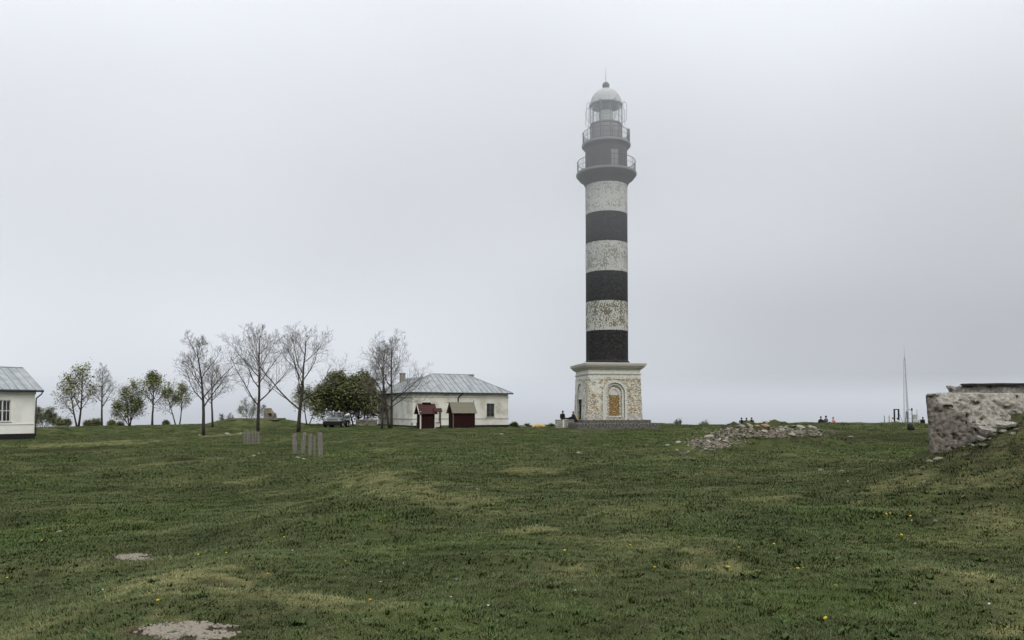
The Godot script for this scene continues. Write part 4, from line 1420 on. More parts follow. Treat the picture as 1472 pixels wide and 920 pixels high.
func make_left_house() -> void:
	var phi := deg_to_rad(52.0)
	var corner := at(62, 560, 66)
	var g := -0.86
	var H := thing("white_cottage", "neat white cottage with black plinth, pale metal roof and white casement window", "house", Vector3(corner.x, g, corner.z), phi)
	var eave := corner.y - g
	var ov := 0.45
	var Lm := 13.0
	var W := 9.0
	# local x runs from -Lm to 0; the wall is inset by the overhang
	var lw := Lm - 2 * ov
	var wx := lw - 3.02
	var front := part("wall", wall_mesh(lw, eave - 0.5, [[wx, 1.05, wx + 1.2, 2.86], [wx - 3.4, 1.05, wx - 2.2, 2.86]]), M.white_wall, H, Vector3(-Lm + ov, 0.5, -ov))
	window(front, wx, 1.05, wx + 1.2, 2.86, 4, 2, M.frame_paint, 0.1)
	window(front, wx - 3.4, 1.05, wx - 2.2, 2.86, 4, 2, M.frame_paint, 0.1)
	part("wall", wall_mesh(W - 2 * ov, eave - 0.5, []), M.white_wall, H, Vector3(-ov, 0.5, -ov), Vector3(0, PI / 2, 0))
	part("wall", wall_mesh(W - 2 * ov, eave - 0.5, []), M.white_wall, H, Vector3(-Lm + ov, 0.5, -W + ov), Vector3(0, -PI / 2, 0))
	part("wall", wall_mesh(lw, eave - 0.5, []), M.white_wall, H, Vector3(-ov, 0.5, -W + ov), Vector3(0, PI, 0))
	part("plinth", box(Vector3(-Lm + ov - 0.03, -0.7, -W + ov - 0.03), Vector3(-ov + 0.03, 0.52, -ov + 0.05), 0.02), M.tar, H)
	part("belt_course", box(Vector3(-Lm + ov - 0.02, 1.28, -ov), Vector3(-ov + 0.03, 1.38, -ov + 0.05), 0.01), M.white_wall, H)
	part("cornice", box(Vector3(-Lm + ov - 0.02, eave - 0.42, -ov), Vector3(-ov + 0.05, eave - 0.2, -ov + 0.09), 0.02), M.white_wall, H)
	var rise := 2.05
	var hh := W / 2
	var slope := sqrt(hh * hh + rise * rise)
	var roof := part("roof", box(Vector3(-Lm, eave - 0.18, -W), Vector3(0.0, eave - 0.06, 0.0)), M.gutter, H)
	var o := Vector3(-Lm, eave - 0.05, 0)
	roof_plane(roof, o, Vector3.RIGHT, Vector3(0, rise, -hh) / slope, PackedVector2Array([Vector2(0, 0), Vector2(Lm, 0), Vector2(Lm, slope), Vector2(0, slope)]), 0.62)
	roof_plane(roof, o + Vector3(Lm, 0, -W), Vector3.LEFT, Vector3(0, rise, hh) / slope, PackedVector2Array([Vector2(0, 0), Vector2(Lm, 0), Vector2(Lm, slope), Vector2(0, slope)]), 0.62)
	for x in [-0.4, -Lm + 0.4]:
		part("gable", slab(PackedVector2Array([Vector2(-W + 0.1, 0), Vector2(-0.1, 0), Vector2(-hh, rise - 0.04)]), Vector3(x - 0.1, eave - 0.05, 0), Vector3.BACK, Vector3.UP, 0.2), M.white_wall, H)
	part("barge_board", slab(PackedVector2Array([Vector2(0, -0.16), Vector2(slope, -0.16), Vector2(slope, 0.0), Vector2(0, 0.0)]), Vector3(0.0, eave - 0.05, 0), Vector3(0, rise, -hh) / slope, Vector3(0, hh, rise) / slope, 0.05), M.gutter, roof)
	part("ridge_cap", tube([o + Vector3(0, rise + 0.03, -hh), o + Vector3(Lm, rise + 0.03, -hh)], [0.06, 0.06], 6), M.roof_zinc, roof)
	part("gutter", tube([Vector3(-Lm, eave - 0.12, 0.06), Vector3(0.03, eave - 0.14, 0.06)], [0.085, 0.085], 8), M.gutter, H)
	part("downpipe", tube([Vector3(-0.05, eave - 0.18, 0.04), Vector3(-0.1, eave - 0.4, -0.05), Vector3(-0.38, eave - 0.75, -ov + 0.1), Vector3(-0.4, eave - 1.0, -ov + 0.1), Vector3(-0.4, 0.3, -ov + 0.1)], [0.055, 0.055, 0.055, 0.055, 0.055], 8), M.gutter, H)


func board_wall(w: float, h: float, board := 0.14) -> ArrayMesh:
	# vertical boards with a groove between each two, as one folded sheet
	var st := begin()
	var x := 0.0
	while x < w - 0.01:
		var e := minf(x + board, w)
		var g := 0.012
		quad(st, Vector3(x + g, 0, 0), Vector3(x + g, h, 0), Vector3(e - g, h, 0), Vector3(e - g, 0, 0))
		quad(st, Vector3(x, 0, -0.02), Vector3(x, h, -0.02), Vector3(x + g, h, 0), Vector3(x + g, 0, 0))
		quad(st, Vector3(e - g, 0, 0), Vector3(e - g, h, 0), Vector3(e, h, -0.02), Vector3(e, 0, -0.02))
		x = e
	return done(st)

func gable_shed(T: Node3D, w: float, d: float, h: float, rise: float, over: float, wall_m: Material, roof_m: Material) -> void:
	# origin at the middle of the front wall's foot; the ridge runs along x
	for q in [[Vector3(-w / 2, 0, 0), 0.0, w], [Vector3(w / 2, 0, 0), PI / 2, d], [Vector3(-w / 2, 0, -d), -PI / 2, d], [Vector3(w / 2, 0, -d), PI, w]]:
		part("board_wall", board_wall(q[2], h), wall_m, T, q[0], Vector3(0, q[1], 0))
	for s in [-1, 1]:
		part("gable", slab(PackedVector2Array([Vector2(-d, h), Vector2(0, h), Vector2(-d / 2, h + rise)]), Vector3(s * (w / 2 - 0.02) - 0.02, 0, 0), Vector3.BACK, Vector3.UP, 0.04), wall_m, T)
	var run := d / 2 + over
	var drop := rise * over / (d / 2)
	var sl := sqrt(run * run + (rise + drop) * (rise + drop))
	for s in [0, 1]:
		var up := Vector3(0, rise + drop, -run) / sl if s == 0 else Vector3(0, rise + drop, run) / sl
		var org := Vector3(-w / 2 - over, h - drop, over) if s == 0 else Vector3(w / 2 + over, h - drop, -d - over)
		var a := Vector3.RIGHT if s == 0 else Vector3.LEFT
		var rf := part("roof", slab(PackedVector2Array([Vector2(0, 0), Vector2(w + 2 * over, 0), Vector2(w + 2 * over, sl), Vector2(0, sl)]), org, a, up, 0.05), roof_m, T)
		for k in 6:
			var st := begin()
			var t := sl * (k + 0.0) / 6.0
			add_box(st, Vector3(-w / 2 - over - 0.01, -0.012, -0.02), Vector3(w / 2 + over + 0.01, 0.014, 0.02), Transform3D(Basis(Vector3.RIGHT, 0.0), Vector3(0, org.y, org.z) + up * t + Vector3(0, 0.058, 0.0)))
			part("roofing_course", done(st), roof_m, rf)

func make_sheds() -> void:
	# the wider one with the mossy roof
	var p := at(667, 616, 80)
	p.y = height(p.x, p.z) - 0.02
	var T := thing("wooden_shed", "dark red board shed with a pale mossy gable roof before the white house", "shed", p, deg_to_rad(24))
	gable_shed(T, 2.35, 1.5, 1.82, 0.92, 0.2, M.red_board, M.moss_roof)
	part("corner_board", box(Vector3(-1.22, 0, -0.14), Vector3(-1.14, 1.8, 0.03)), M.grey_wood, T)
	part("corner_board", box(Vector3(1.14, 0, -0.14), Vector3(1.22, 1.8, 0.03)), M.red_board, T)
	part("barge_board", box(Vector3(-1.40, 2.68, -0.79), Vector3(-1.62, 2.74, -0.71)), M.tar, T)
	part("finial", box(Vector3(1.36, 2.62, -0.79), Vector3(1.40, 2.92, -0.71)), M.tar, T)
	# the narrower one with a red roof and white posts
	p = at(615, 616, 79)
	p.y = height(p.x, p.z) - 0.02
	T = thing("well_house", "small dark red well house with red gable roof and white corner posts", "shed", p, deg_to_rad(24))
	gable_shed(T, 1.50, 1.4, 1.80, 0.80, 0.24, M.red_board, M.red_roof)
	part("corner_post", box(Vector3(-0.86, 0, -0.04), Vector3(-0.74, 1.82, 0.10), 0.01), M.white_paint, T)
	part("corner_post", box(Vector3(0.72, 0, -0.04), Vector3(0.80, 1.0, 0.08), 0.01), M.white_paint, T)
	part("ridge_vent", box(Vector3(-0.35, 2.52, -0.9), Vector3(0.5, 2.76, -0.5), 0.02), M.red_board, T)
	part("barge_board", slab(PackedVector2Array([Vector2(0, -0.10), Vector2(1.35, -0.10), Vector2(1.35, 0.06), Vector2(0, 0.06)]), Vector3(-1.01, 1.54, 0.24), Vector3(0, 0.65, -0.58).normalized(), Vector3(0, 0.58, 0.65).normalized(), 0.03), M.white_paint, T)
	# its side porch
	part("porch_roof", slab(PackedVector2Array([Vector2(0, 0), Vector2(0.85, 0), Vector2(0.85, 0.5), Vector2(0, 0.5)]), Vector3(0.62, 1.76, 0.30), Vector3.RIGHT, Vector3(0, 0.55, -0.5).normalized(), 0.05), M.red_roof, T)
	part("porch_roof", slab(PackedVector2Array([Vector2(0, 0), Vector2(0.85, 0), Vector2(0.85, 0.5), Vector2(0, 0.5)]), Vector3(1.47, 1.76, -0.40), Vector3.LEFT, Vector3(0, 0.55, 0.5).normalized(), 0.05), M.red_roof, T)
	for q in [Vector3(1.32, 0, 0.18), Vector3(1.32, 0, -0.25)]:
		part("porch_post", box(q + Vector3(-0.045, 0, -0.045), q + Vector3(0.045, 1.80, 0.045), 0.01), M.red_board, T)
	part("porch_rail", box(Vector3(0.8, 0.62, 0.12), Vector3(1.28, 0.70, 0.2)), M.grey_wood, T)
	part("bucket_shelf", box(Vector3(0.82, 0.2, -0.2), Vector3(1.26, 0.6, 0.1), 0.02), M.white_paint, T)
	# a small table left at the wall beside it
	p = at(596, 615, 82)
	p.y = height(p.x, p.z)
	T = thing("wooden_table", "small pale wooden table beside the red well house", "table", p, deg_to_rad(24))
	part("table_top", box(Vector3(-0.35, 0.58, -0.3), Vector3(0.35, 0.64, 0.3), 0.01), M.white_paint, T)
	for q in [[-1, -1], [1, -1], [-1, 1], [1, 1]]:
		part("leg", box(Vector3(q[0] * 0.3 - 0.03, -0.03, q[1] * 0.25 - 0.03), Vector3(q[0] * 0.3 + 0.03, 0.58, q[1] * 0.25 + 0.03)), M.grey_wood, T)


# ------------------------------------------------------------------ trees
class Twigs:
	var wood: SurfaceTool
	var fine: SurfaceTool
	var tips := []
	var r := RandomNumberGenerator.new()

func limb(T: Twigs, p: Vector3, dir: Vector3, length: float, rad: float, level: int, most: int, o: Dictionary) -> void:
	var n: int = [8, 6, 5, 3, 2][level]
	var pts := [p]
	var rads := [rad]
	var d := dir
	var wob: float = [0.032, 0.11, 0.13, 0.12, 0.10][level] * o.get("wob", 1.0)
	var dirs := [d]
	for k in n:
		d = (d + Vector3(T.r.randfn(), T.r.randfn() * 0.6, T.r.randfn()) * wob + Vector3.UP * float(o.get("up", 0.07)) * (0.0 if level == 0 else 1.0)).normalized()
		p += d * length / n
		pts.append(p)
		dirs.append(d)
		var t := float(k + 1) / n
		rads.append(maxf(rad * (1.0 - 0.82 * t), 0.0075))
	add_tube(T.wood if level <= 1 else T.fine, pts, rads, [8, 6, 4, 3, 3][level], level == 0)
	if level >= most - 1:
		for k in range(1, pts.size()): T.tips.append([pts[k], dirs[k]])
	if level >= most: return
	var count: int = [o.get("limbs", 10), 7, 5, 4][level]
	var start: float = [o.get("bole", 0.32), 0.18, 0.15, 0.15][level]
	var az := T.r.randf() * TAU
	for k in count:
		var f := lerpf(start, 0.97, (k + T.r.randf() * 0.7) / count)
		var i := mini(int(f * n), n - 1)
		var q: Vector3 = pts[i].lerp(pts[i + 1], f * n - i)
		var base: Vector3 = dirs[i + 1]
		az += 2.4 + T.r.randf_range(-0.5, 0.5)
		var s := base.cross(Vector3(0.3, 0.1, 1)).normalized()
		s = s.rotated(base, az)
		var ang: float = deg_to_rad(lerpf(o.get("open", 58.0), 30.0, f) * T.r.randf_range(0.75, 1.2)) if level == 0 else deg_to_rad(T.r.randf_range(28, 58))
		var cd := (base * cos(ang) + s * sin(ang)).normalized()
		var cl: float
		if level == 0: cl = length * (float(o.get("reach", 0.50)) * (1.0 - f) + 0.17) * T.r.randf_range(0.8, 1.15)
		else: cl = length * [0.0, 0.56, 0.60, 0.70][level] * (1.1 - 0.55 * f) * T.r.randf_range(0.7, 1.2)
		var cr: float = minf(lerpf(rads[i], rads[i + 1], 0.5) * 0.62, maxf(0.011, cl * 0.017))
		limb(T, q, cd, cl, cr, level + 1, most, o)

func leaves(tips: Array, per: float, size: float, r: RandomNumberGenerator, spread := 0.12) -> ArrayMesh:
	var vert := PackedVector3Array()
	var norm := PackedVector3Array()
	var cols := PackedColorArray()
	for t in tips:
		var n := int(per) + (1 if r.randf() < per - int(per) else 0)
		for k in n:
			var c: Vector3 = t[0] + Vector3(r.randfn(), r.randfn(), r.randfn()) * spread
			var a := Vector3(r.randfn(), r.randfn() * 0.6, r.randfn()).normalized()
			var b := a.cross(Vector3(r.randfn(), r.randfn(), r.randfn())).normalized()
			var s := size * r.randf_range(0.6, 1.3)
			var nn := a.cross(b)
			if nn.y < 0: nn = -nn
			var tone := r.randf_range(0.6, 1.35)
			var col := Color(tone * r.randf_range(0.9, 1.15), tone, tone * r.randf_range(0.8, 1.2))
			var q := [c - a * s, c + b * s * 0.45, c + a * s, c - b * s * 0.45]
			for m in [0, 1, 2, 0, 2, 3]:
				vert.append(q[m]); norm.append(nn); cols.append(col)
	var arr := []
	arr.resize(Mesh.ARRAY_MAX)
	arr[Mesh.ARRAY_VERTEX] = vert
	arr[Mesh.ARRAY_NORMAL] = norm
	arr[Mesh.ARRAY_COLOR] = cols
	var m := ArrayMesh.new()
	m.add_surface_from_arrays(Mesh.PRIMITIVE_TRIANGLES, arr)
	return m

func tree(called: String, label: String, px: float, d: float, top: float, seed_: int, o: Dictionary, group := "") -> void:
	var where := at(px, 600, d)
	where.y = height(where.x, where.z) - 0.08
	var tall: float = at(px, top, d).y - where.y
	var T := Twigs.new()
	T.wood = begin(true)
	T.fine = begin(true)
	T.r.seed = seed_
	var stems: Array = o.get("stems", [[0.0, 0.0, 1.0]])
	var most: int = o.get("most", 4)
	for s in stems:
		var dir := Vector3(sin(deg_to_rad(s[1])), cos(deg_to_rad(s[1])), 0.05 * T.r.randfn()).normalized()
		limb(T, Vector3(s[0], 0, 0), dir, tall * float(s[2]) * 0.97, float(o.get("girth", 0.019)) * tall * float(s[2]), 0, most, o)
	var N := thing(called, label, "bush" if called.ends_with("bush") else "tree", where, 0.0, group)
	part("trunk", done(T.wood), M.bark, N)
	var crown := part("crown", done(T.fine), M.twig, N)
	if o.has("leaf"):
		part("foliage", leaves(T.tips, o.get("per", 2.0), o.get("size", 0.10), T.r, o.get("spread", 0.14)), M["leaf%d" % int(o.leaf)], crown)

func make_trees() -> void:
	var bare := "bare trees standing in the field"
	tree("bare_tree", "slender bare tree with upright twigs, dark rooted clump at its foot", 293, 68, 494, 501, {"bole": 0.30, "open": 48.0, "reach": 0.56, "limbs": 11, "up": 0.09}, bare)
	tree("bare_tree", "smaller bare tree standing just behind a slender bare one", 306, 86, 527, 502, {"bole": 0.30, "open": 62.0, "reach": 0.55}, bare)
	tree("bare_tree", "tall bare tree with straight leader rising behind a row of stubby posts", 371, 72, 478, 503, {"bole": 0.26, "open": 70.0, "reach": 0.56, "limbs": 12, "girth": 0.017, "up": 0.10}, bare)
	tree("bare_tree", "broad bare tree forking low, above the nearer row of concrete posts", 429, 70, 486, 504, {"bole": 0.20, "open": 70.0, "reach": 0.80, "girth": 0.021, "limbs": 9, "up": 0.10}, bare)
	tree("bare_tree", "thin single-stemmed bare tree in front of the white house corner", 549, 79, 497, 505, {"bole": 0.34, "open": 52.0, "reach": 0.40, "girth": 0.014, "limbs": 10}, bare)
	tree("bare_tree", "spreading bare tree with two stems against the long white wall", 563, 82, 492, 506, {"stems": [[0.0, 3.0, 1.0], [-0.25, -9.0, 0.86]], "bole": 0.20, "open": 68.0, "reach": 0.66, "limbs": 8, "girth": 0.017, "up": 0.10}, bare)
	tree("bare_tree", "thin bare sapling between leafing trees on the far edge", 147, 100, 532, 507, {"bole": 0.28, "open": 42.0, "reach": 0.38}, bare)
	var leafy := "leafing trees along the far edge"
	tree("leafing_tree", "leafing tree with forked stems next to the cottage, sparse pale green crown", 111, 101, 531, 508, {"stems": [[0.0, -16.0, 0.85], [0.2, 7.0, 1.0]], "bole": 0.25, "open": 62.0, "reach": 0.50, "leaf": 0, "per": 0.95, "most": 3, "size": 0.13, "spread": 0.3}, leafy)
	tree("leafing_tree", "low many-stemmed leafing tree beside the umbrella-crowned one", 186, 101, 555, 509, {"stems": [[0.0, -12.0, 0.9], [0.1, 6.0, 1.0], [-0.1, 26.0, 0.7], [0.0, -30.0, 0.6]], "bole": 0.15, "open": 50.0, "leaf": 0, "per": 1.2, "most": 3, "size": 0.10, "spread": 0.22}, leafy)
	tree("leafing_tree", "umbrella-crowned green tree on a short bare trunk on the far edge", 219, 101, 544, 510, {"bole": 0.38, "open": 70.0, "reach": 0.70, "leaf": 1, "per": 1.9, "most": 3, "size": 0.12, "spread": 0.24, "girth": 0.024, "limbs": 11}, leafy)
	tree("leafing_tree", "slanting twin-stemmed leafing tree by the umbrella-crowned one", 256, 100, 558, 511, {"stems": [[-0.3, -14.0, 0.95], [0.2, 8.0, 1.0]], "bole": 0.34, "open": 55.0, "leaf": 0, "per": 1.3, "most": 3, "size": 0.10, "spread": 0.22}, leafy)
	tree("leafing_tree", "pale leafing tree seen through the low-forking bare tree", 441, 97, 560, 512, {"stems": [[0.0, -10.0, 1.0], [0.3, 20.0, 0.85]], "bole": 0.30, "open": 64.0, "reach": 0.6, "leaf": 0, "per": 1.5, "most": 3, "size": 0.11, "spread": 0.25}, leafy)
	tree("dense_tree", "dense dark green tree behind the parked truck", 490, 93, 541, 513, {"stems": [[0.0, -6.0, 1.0], [0.5, 10.0, 0.9], [-0.5, -22.0, 0.75]], "bole": 0.12, "open": 70.0, "reach": 0.62, "leaf": 2, "per": 4.0, "most": 3, "size": 0.13, "spread": 0.28, "limbs": 13})
	tree("dense_tree", "dense dark green tree against the end of the white house", 514, 96, 543, 514, {"stems": [[0.0, 4.0, 1.0], [0.6, 14.0, 0.9], [-0.5, -14.0, 0.9]], "bole": 0.10, "open": 66.0, "reach": 0.46, "leaf": 2, "per": 4.0, "most": 3, "size": 0.13, "spread": 0.28, "limbs": 13})
	var k := 0
	for b in [[360, 97, 574, 1.2, "rounded leafless bush growing behind the gun platform"], [62, 96, 586, 0.8, "dark bush close beside the cottage downpipe"], [82, 104, 601, 1.0, "low bush right of the cottage"], [95, 105, 603, 1.0, ""], [126, 105, 605, 1.2, ""], [138, 105, 603, 1.0, ""], [160, 105, 605, 1.0, ""],
			[172, 104, 608, 1.0, ""], [238, 104, 606, 1.0, ""], [325, 97, 594, 0.6, "wispy bare bush behind two bare trunks"], [974, 84, 603, 0.7, "tiny bare bush on the crest right of the lighthouse steps"], [1011, 82, 606, 0.5, "tiny twiggy tuft of a bush on the crest before the walkers"], [738, 97, 609, 0.8, "small dark bush at the right corner of the white house"], [792, 98, 612, 0.9, "flat dark scrub bush left of the lighthouse wall"], [757, 98, 612, 0.9, "flat dark scrub bush behind the pale heap"]]:
		var lf: Dictionary = {"stems": [[0.0, -38.0, 0.8], [0.05, -14.0, 1.0], [0.1, 12.0, 1.0], [0.1, 36.0, 0.85]], "bole": 0.08, "open": 50.0, "most": 3, "leaf": 2 if k in [1, 12, 13, 14] else 0, "per": [0.4, 1.2, 0.5, 0.4, 0.5, 0.6, 0.4, 0.5, 0.5, 0.05, 0.03, 0.1, 1.2, 1.5, 1.5][k], "size": 0.07, "spread": 0.12, "limbs": 8, "girth": 0.014, "wob": 1.3}
		tree("scrub_bush", b[4] if b[4] else "low twiggy scrub bush along the far edge of the field", b[0], b[1], b[2], 540 + k, lf, "scrub along the far edge")
		k += 1


# ------------------------------------------------------------------ the ruined bunker
func make_bunker() -> void:
	# the wall squarely faces where the path comes from; local z = 0 is its face
	var corner := at(1334, 640, 15.0)
	var N := thing("ruined_bunker", "broken concrete bunker with pitted wall and collapsed slabs on a mound", "ruin", Vector3(corner.x, 0.6, corner.z), deg_to_rad(-28.5))
	var inv := N.transform.affine_inverse()
	var eye := inv * Vector3(0, EYE, 0)
	var L := func(px: float, py: float, zl: float) -> Vector3:
		var dir := inv.basis * ray(px, py)
		return eye + dir * ((zl - eye.z) / dir.z)
	var n := FastNoiseLite.new()
	n.seed = 61
	n.frequency = 1.3
	n.fractal_octaves = 4
	var n2 := FastNoiseLite.new()
	n2.seed = 62
	n2.frequency = 0.9
	n2.fractal_octaves = 2
	# pits where the photograph shows them
	var pits := []
	for q in [[375, 597, 0.075], [388, 686, 0.085], [262, 556, 0.05], [250, 350, 0.05], [445, 542, 0.055], [490, 457, 0.055], [360, 315, 0.10], [330, 360, 0.06], [660, 556, 0.12], [480, 684, 0.05], [225, 772, 0.045], [365, 745, 0.05], [150, 470, 0.06], [512, 700, 0.06], [520, 580, 0.05], [200, 240, 0.06], [270, 250, 0.09], [468, 612, 0.045], [130, 300, 0.06], [420, 440, 0.05], [300, 420, 0.03], [340, 490, 0.03]]:
		pits.append([L.call(1310 + q[0] * 0.1576, 535 + q[1] * 0.1576, 0.02), q[2] * 0.72])
	var tl: Vector3 = L.call(1331, 566, 0.0)
	var A: Vector3 = L.call(1343, 568, 0.0)
	var B: Vector3 = L.call(1430, 632, 0.0)
	var edge := Vector3(A.y - B.y, B.x - A.x, 0).normalized()
	if edge.y < 0: edge = -edge
	var wall := func(p: Vector3) -> float:
		var left := (tl.x + (tl.y - p.y) * 0.045) - p.x
		var cut := (p - A).dot(edge) + 0.14 * n2.get_noise_2d(p.x * 2.6, p.y * 2.6)
		var dd := maxf(maxf(left, p.z), maxf(-0.8 - p.z, maxf(p.y - tl.y, cut)))
		dd += 0.018 * n.get_noise_3dv(p * 1.2) + 0.012 * n.get_noise_3dv(p * 6.0)
		var warp := Vector3(n.get_noise_3dv(p * 3.0), n.get_noise_3dv(p * 3.0 + Vector3(9, 3, 5)), 0.0) * 0.16
		for q in pits:
			var r: float = q[1]
			var off: Vector3 = p - q[0] + warp
			dd = maxf(dd, r - Vector3(off.x * 0.7, off.y * 1.0, off.z * 0.3).length() + 0.03 * n.get_noise_3dv(p * 6.0))
		return dd
	part("front_wall", nets(Vector3(-0.35, -0.5, -0.9), Vector3(2.2, 1.6, 0.12), 0.036, wall), M.concrete, N)
	# the collapsed slab that slopes back from the broken edge, in layers
	var C: Vector3 = L.call(1480, 574, -2.1)
	var nrm := (B - A).cross(C - A).normalized()
	if nrm.y < 0: nrm = -nrm
	var crack := FastNoiseLite.new()
	crack.seed = 64
	crack.noise_type = FastNoiseLite.TYPE_CELLULAR
	crack.frequency = 1.5
	crack.cellular_return_type = FastNoiseLite.RETURN_DISTANCE2_SUB
	var chip := FastNoiseLite.new()
	chip.seed = 65
	chip.noise_type = FastNoiseLite.TYPE_CELLULAR
	chip.frequency = 1.6
	chip.cellular_return_type = FastNoiseLite.RETURN_CELL_VALUE
	var slabf := func(p: Vector3) -> float:
		var q := (p - A).dot(nrm)
		var wv := Vector3(p.x * 0.7, p.y * 1.6, p.z * 0.9) + Vector3.ONE * 0.25 * n2.get_noise_3dv(p * 2.0)
		var k := n2.get_noise_2d(p.x * 1.0 + p.y * 0.6, p.z * 1.0) * 0.5 + 0.5
		var layer := floorf(k * 7.0 + 0.8 * n.get_noise_3dv(p * 1.4)) / 7.0
		var dd := q + 0.13 - layer * 0.34 + 0.09 * chip.get_noise_3dv(wv * 1.3) + 0.05 * chip.get_noise_3dv(p * 3.1)
		if q < -0.4: dd = q
		var gap := crack.get_noise_3dv(wv) + 1.0
		if gap < 0.17: dd += 0.17 * (1.0 - gap / 0.17)
		dd = maxf(dd, p.z + 0.10 + 0.12 * n.get_noise_2d(p.x * 2.0, p.y * 2.0))
		dd = maxf(dd, (tl.x + 0.08) - p.z * 0.16 - p.x + 0.08 * n.get_noise_2d(p.z * 3.0, p.y * 3.0))
		dd = maxf(dd, p.y - tl.y - 0.03)
		return dd
	part("collapsed_slab", nets(Vector3(-0.2, -0.3, -2.6), Vector3(3.6, 1.7, 0.1), 0.045, slabf), M.concrete_pale, N)
	# slabs that lie loose on the slope
	for q in [[1416, 620, 0.03, 0.13, 0.07, 0.10, -0.25], [1430, 622, 0.05, 0.15, 0.05, 0.10, -0.1], [1409, 631, 0.06, 0.10, 0.05, 0.08, -0.4], [1448, 612, 0.04, 0.17, 0.05, 0.10, 0.1]]:
		var c: Vector3 = L.call(q[0], q[1], q[2])
		var poly := PackedVector2Array()
		for k in 7:
			var t := TAU * (k + rng.randf_range(-0.3, 0.3)) / 7
			poly.append(Vector2(cos(t) * q[3], sin(t) * q[5]) * rng.randf_range(0.75, 1.2))
		var bs := Basis(Vector3(0, 0, 1), q[6]) * Basis(Vector3(1, 0, 0), 0.35)
		part("loose_slab", slab(poly, c, bs * Vector3.RIGHT, bs * Vector3.FORWARD, q[4]), M.concrete_pale, N)
	# upper wall and the black edge of its roof
	var up0: Vector3 = L.call(1367, 553, -2.1)
	var upper := func(p: Vector3) -> float:
		var dd := maxf(maxf(up0.x + 0.12 * n.get_noise_2d(p.y * 2.0, 3.0) - p.x, p.x - 6.5), maxf(p.z + 2.1, -3.4 - p.z))
		dd = maxf(dd, p.y - up0.y + 0.03)
		return dd + 0.08 * n.get_noise_3dv(p * 1.3) + 0.07 * chip.get_noise_3dv(p * 2.4)
	part("upper_wall", nets(Vector3(up0.x - 0.3, 0.3, -3.5), Vector3(5.2, up0.y + 0.2, -1.9), 0.06, upper), M.concrete_pale, N)
	var e0: Vector3 = L.call(1382, 554, -2.05)
	var st := begin()
	for k in 24:
		var P := func(i: int, zz: float, dy: float) -> Vector3:
			var x := lerpf(e0.x, 5.3, i / 24.0)
			return Vector3(x, e0.y - 0.012 + 0.012 * n.get_noise_1d(x * 3.0) - 0.03 * (i / 24.0) + dy, zz + (0.03 * n.get_noise_1d(i * 1.7) if zz > -2.5 else 0.0))
		quad(st, P.call(k, -2.02, 0.0), P.call(k, -2.02, 0.05), P.call(k + 1, -2.02, 0.05), P.call(k + 1, -2.02, 0.0))
		quad(st, P.call(k, -2.02, 0.05), P.call(k, -3.4, 0.05), P.call(k + 1, -3.4, 0.05), P.call(k + 1, -2.02, 0.05))
		quad(st, P.call(k, -2.02, 0.0), P.call(k + 1, -2.02, 0.0), P.call(k + 1, -3.4, 0.0), P.call(k, -3.4, 0.0))
	part("roofing_felt", done(st), M.roofing, N)
	for k in 22:
		var px := rng.randf_range(1380, 1472)
		var h := N.transform * Vector3(L.call(px, 655, 0.1 + rng.randf() * 0.5))
		h.y = height(h.x, h.z)
		var o := part("fallen_stone", M.stones[k % 5], M.limestone if k % 3 else M.limestone_dark, N, inv * h, Vector3(rng.randf() * 0.5, rng.randf() * TAU, 0))
		o.scale = Vector3.ONE * rng.randf_range(0.02, 0.08)


func make_rubble() -> void:
	var c := Vector3(11.2, height(11.2, -34.3), -34.3)
	var R := thing("rubble_heap", "low grassy mound strewn with pale broken limestone and one rusty slab", "rubble", c)
	var shapes := []
	for k in 8: shapes.append(stone_mesh(700 + k, rng.randf_range(0.28, 0.55)))
	var k := 0
	while k < 300:
		var px: float
		var py: float
		var big := 1.0
		if k < 120:        # the tongue of stones on the left flank
			var t := rng.randf()
			px = lerpf(985, 1075, t) + rng.randfn() * 10
			py = lerpf(646, 619, t) + rng.randfn() * 5.0 + 2.0
		elif k < 240:      # along the top
			px = rng.randf_range(1045, 1195)
			py = lerpf(616, 622, (px - 1045) / 150.0) + rng.randfn() * 2.8
			big = 1.25
		else:
			px = rng.randf_range(1000, 1230)
			py = rng.randf_range(622, 648)
			big = 0.6
		k += 1
		var h := hit(px, py, 24.0, 40.0)
		if h.z < -39.0: continue
		var s := rng.randf_range(0.03, 0.10) * big
		if rng.randf() < 0.12: s *= 2.0
		var o := part("stone", shapes[rng.randi() % 8], M.limestone if rng.randf() < 0.35 else M.limestone_dark, R, h - c + Vector3.UP * s * 0.12, Vector3(rng.randfn() * 0.3, rng.randf() * TAU, rng.randfn() * 0.3))
		o.scale = Vector3(s, s * rng.randf_range(0.6, 1.0), s)
	for q in [[1101, 613, 0.26, "rust"], [1088, 613, 0.14, "rust"], [1019, 629, 0.24, ""], [1068, 614, 0.2, ""], [1078, 613, 0.22, ""], [1150, 615, 0.27, ""], [1168, 616, 0.26, ""], [1098, 621, 0.2, ""], [1130, 616, 0.2, ""], [1222, 629, 0.18, ""], [1140, 626, 0.2, ""], [1125, 619, 0.2, ""]]:
		var h := hit(q[0], q[1], 24.0, 40.0)
		var o := part("boulder", shapes[rng.randi() % 8], M.rust_stone if q[3] else M.limestone, R, h - c + Vector3.UP * float(q[2]) * 0.15, Vector3(0.2, rng.randf() * TAU, rng.randfn() * 0.2))
		o.scale = Vector3.ONE * float(q[2])


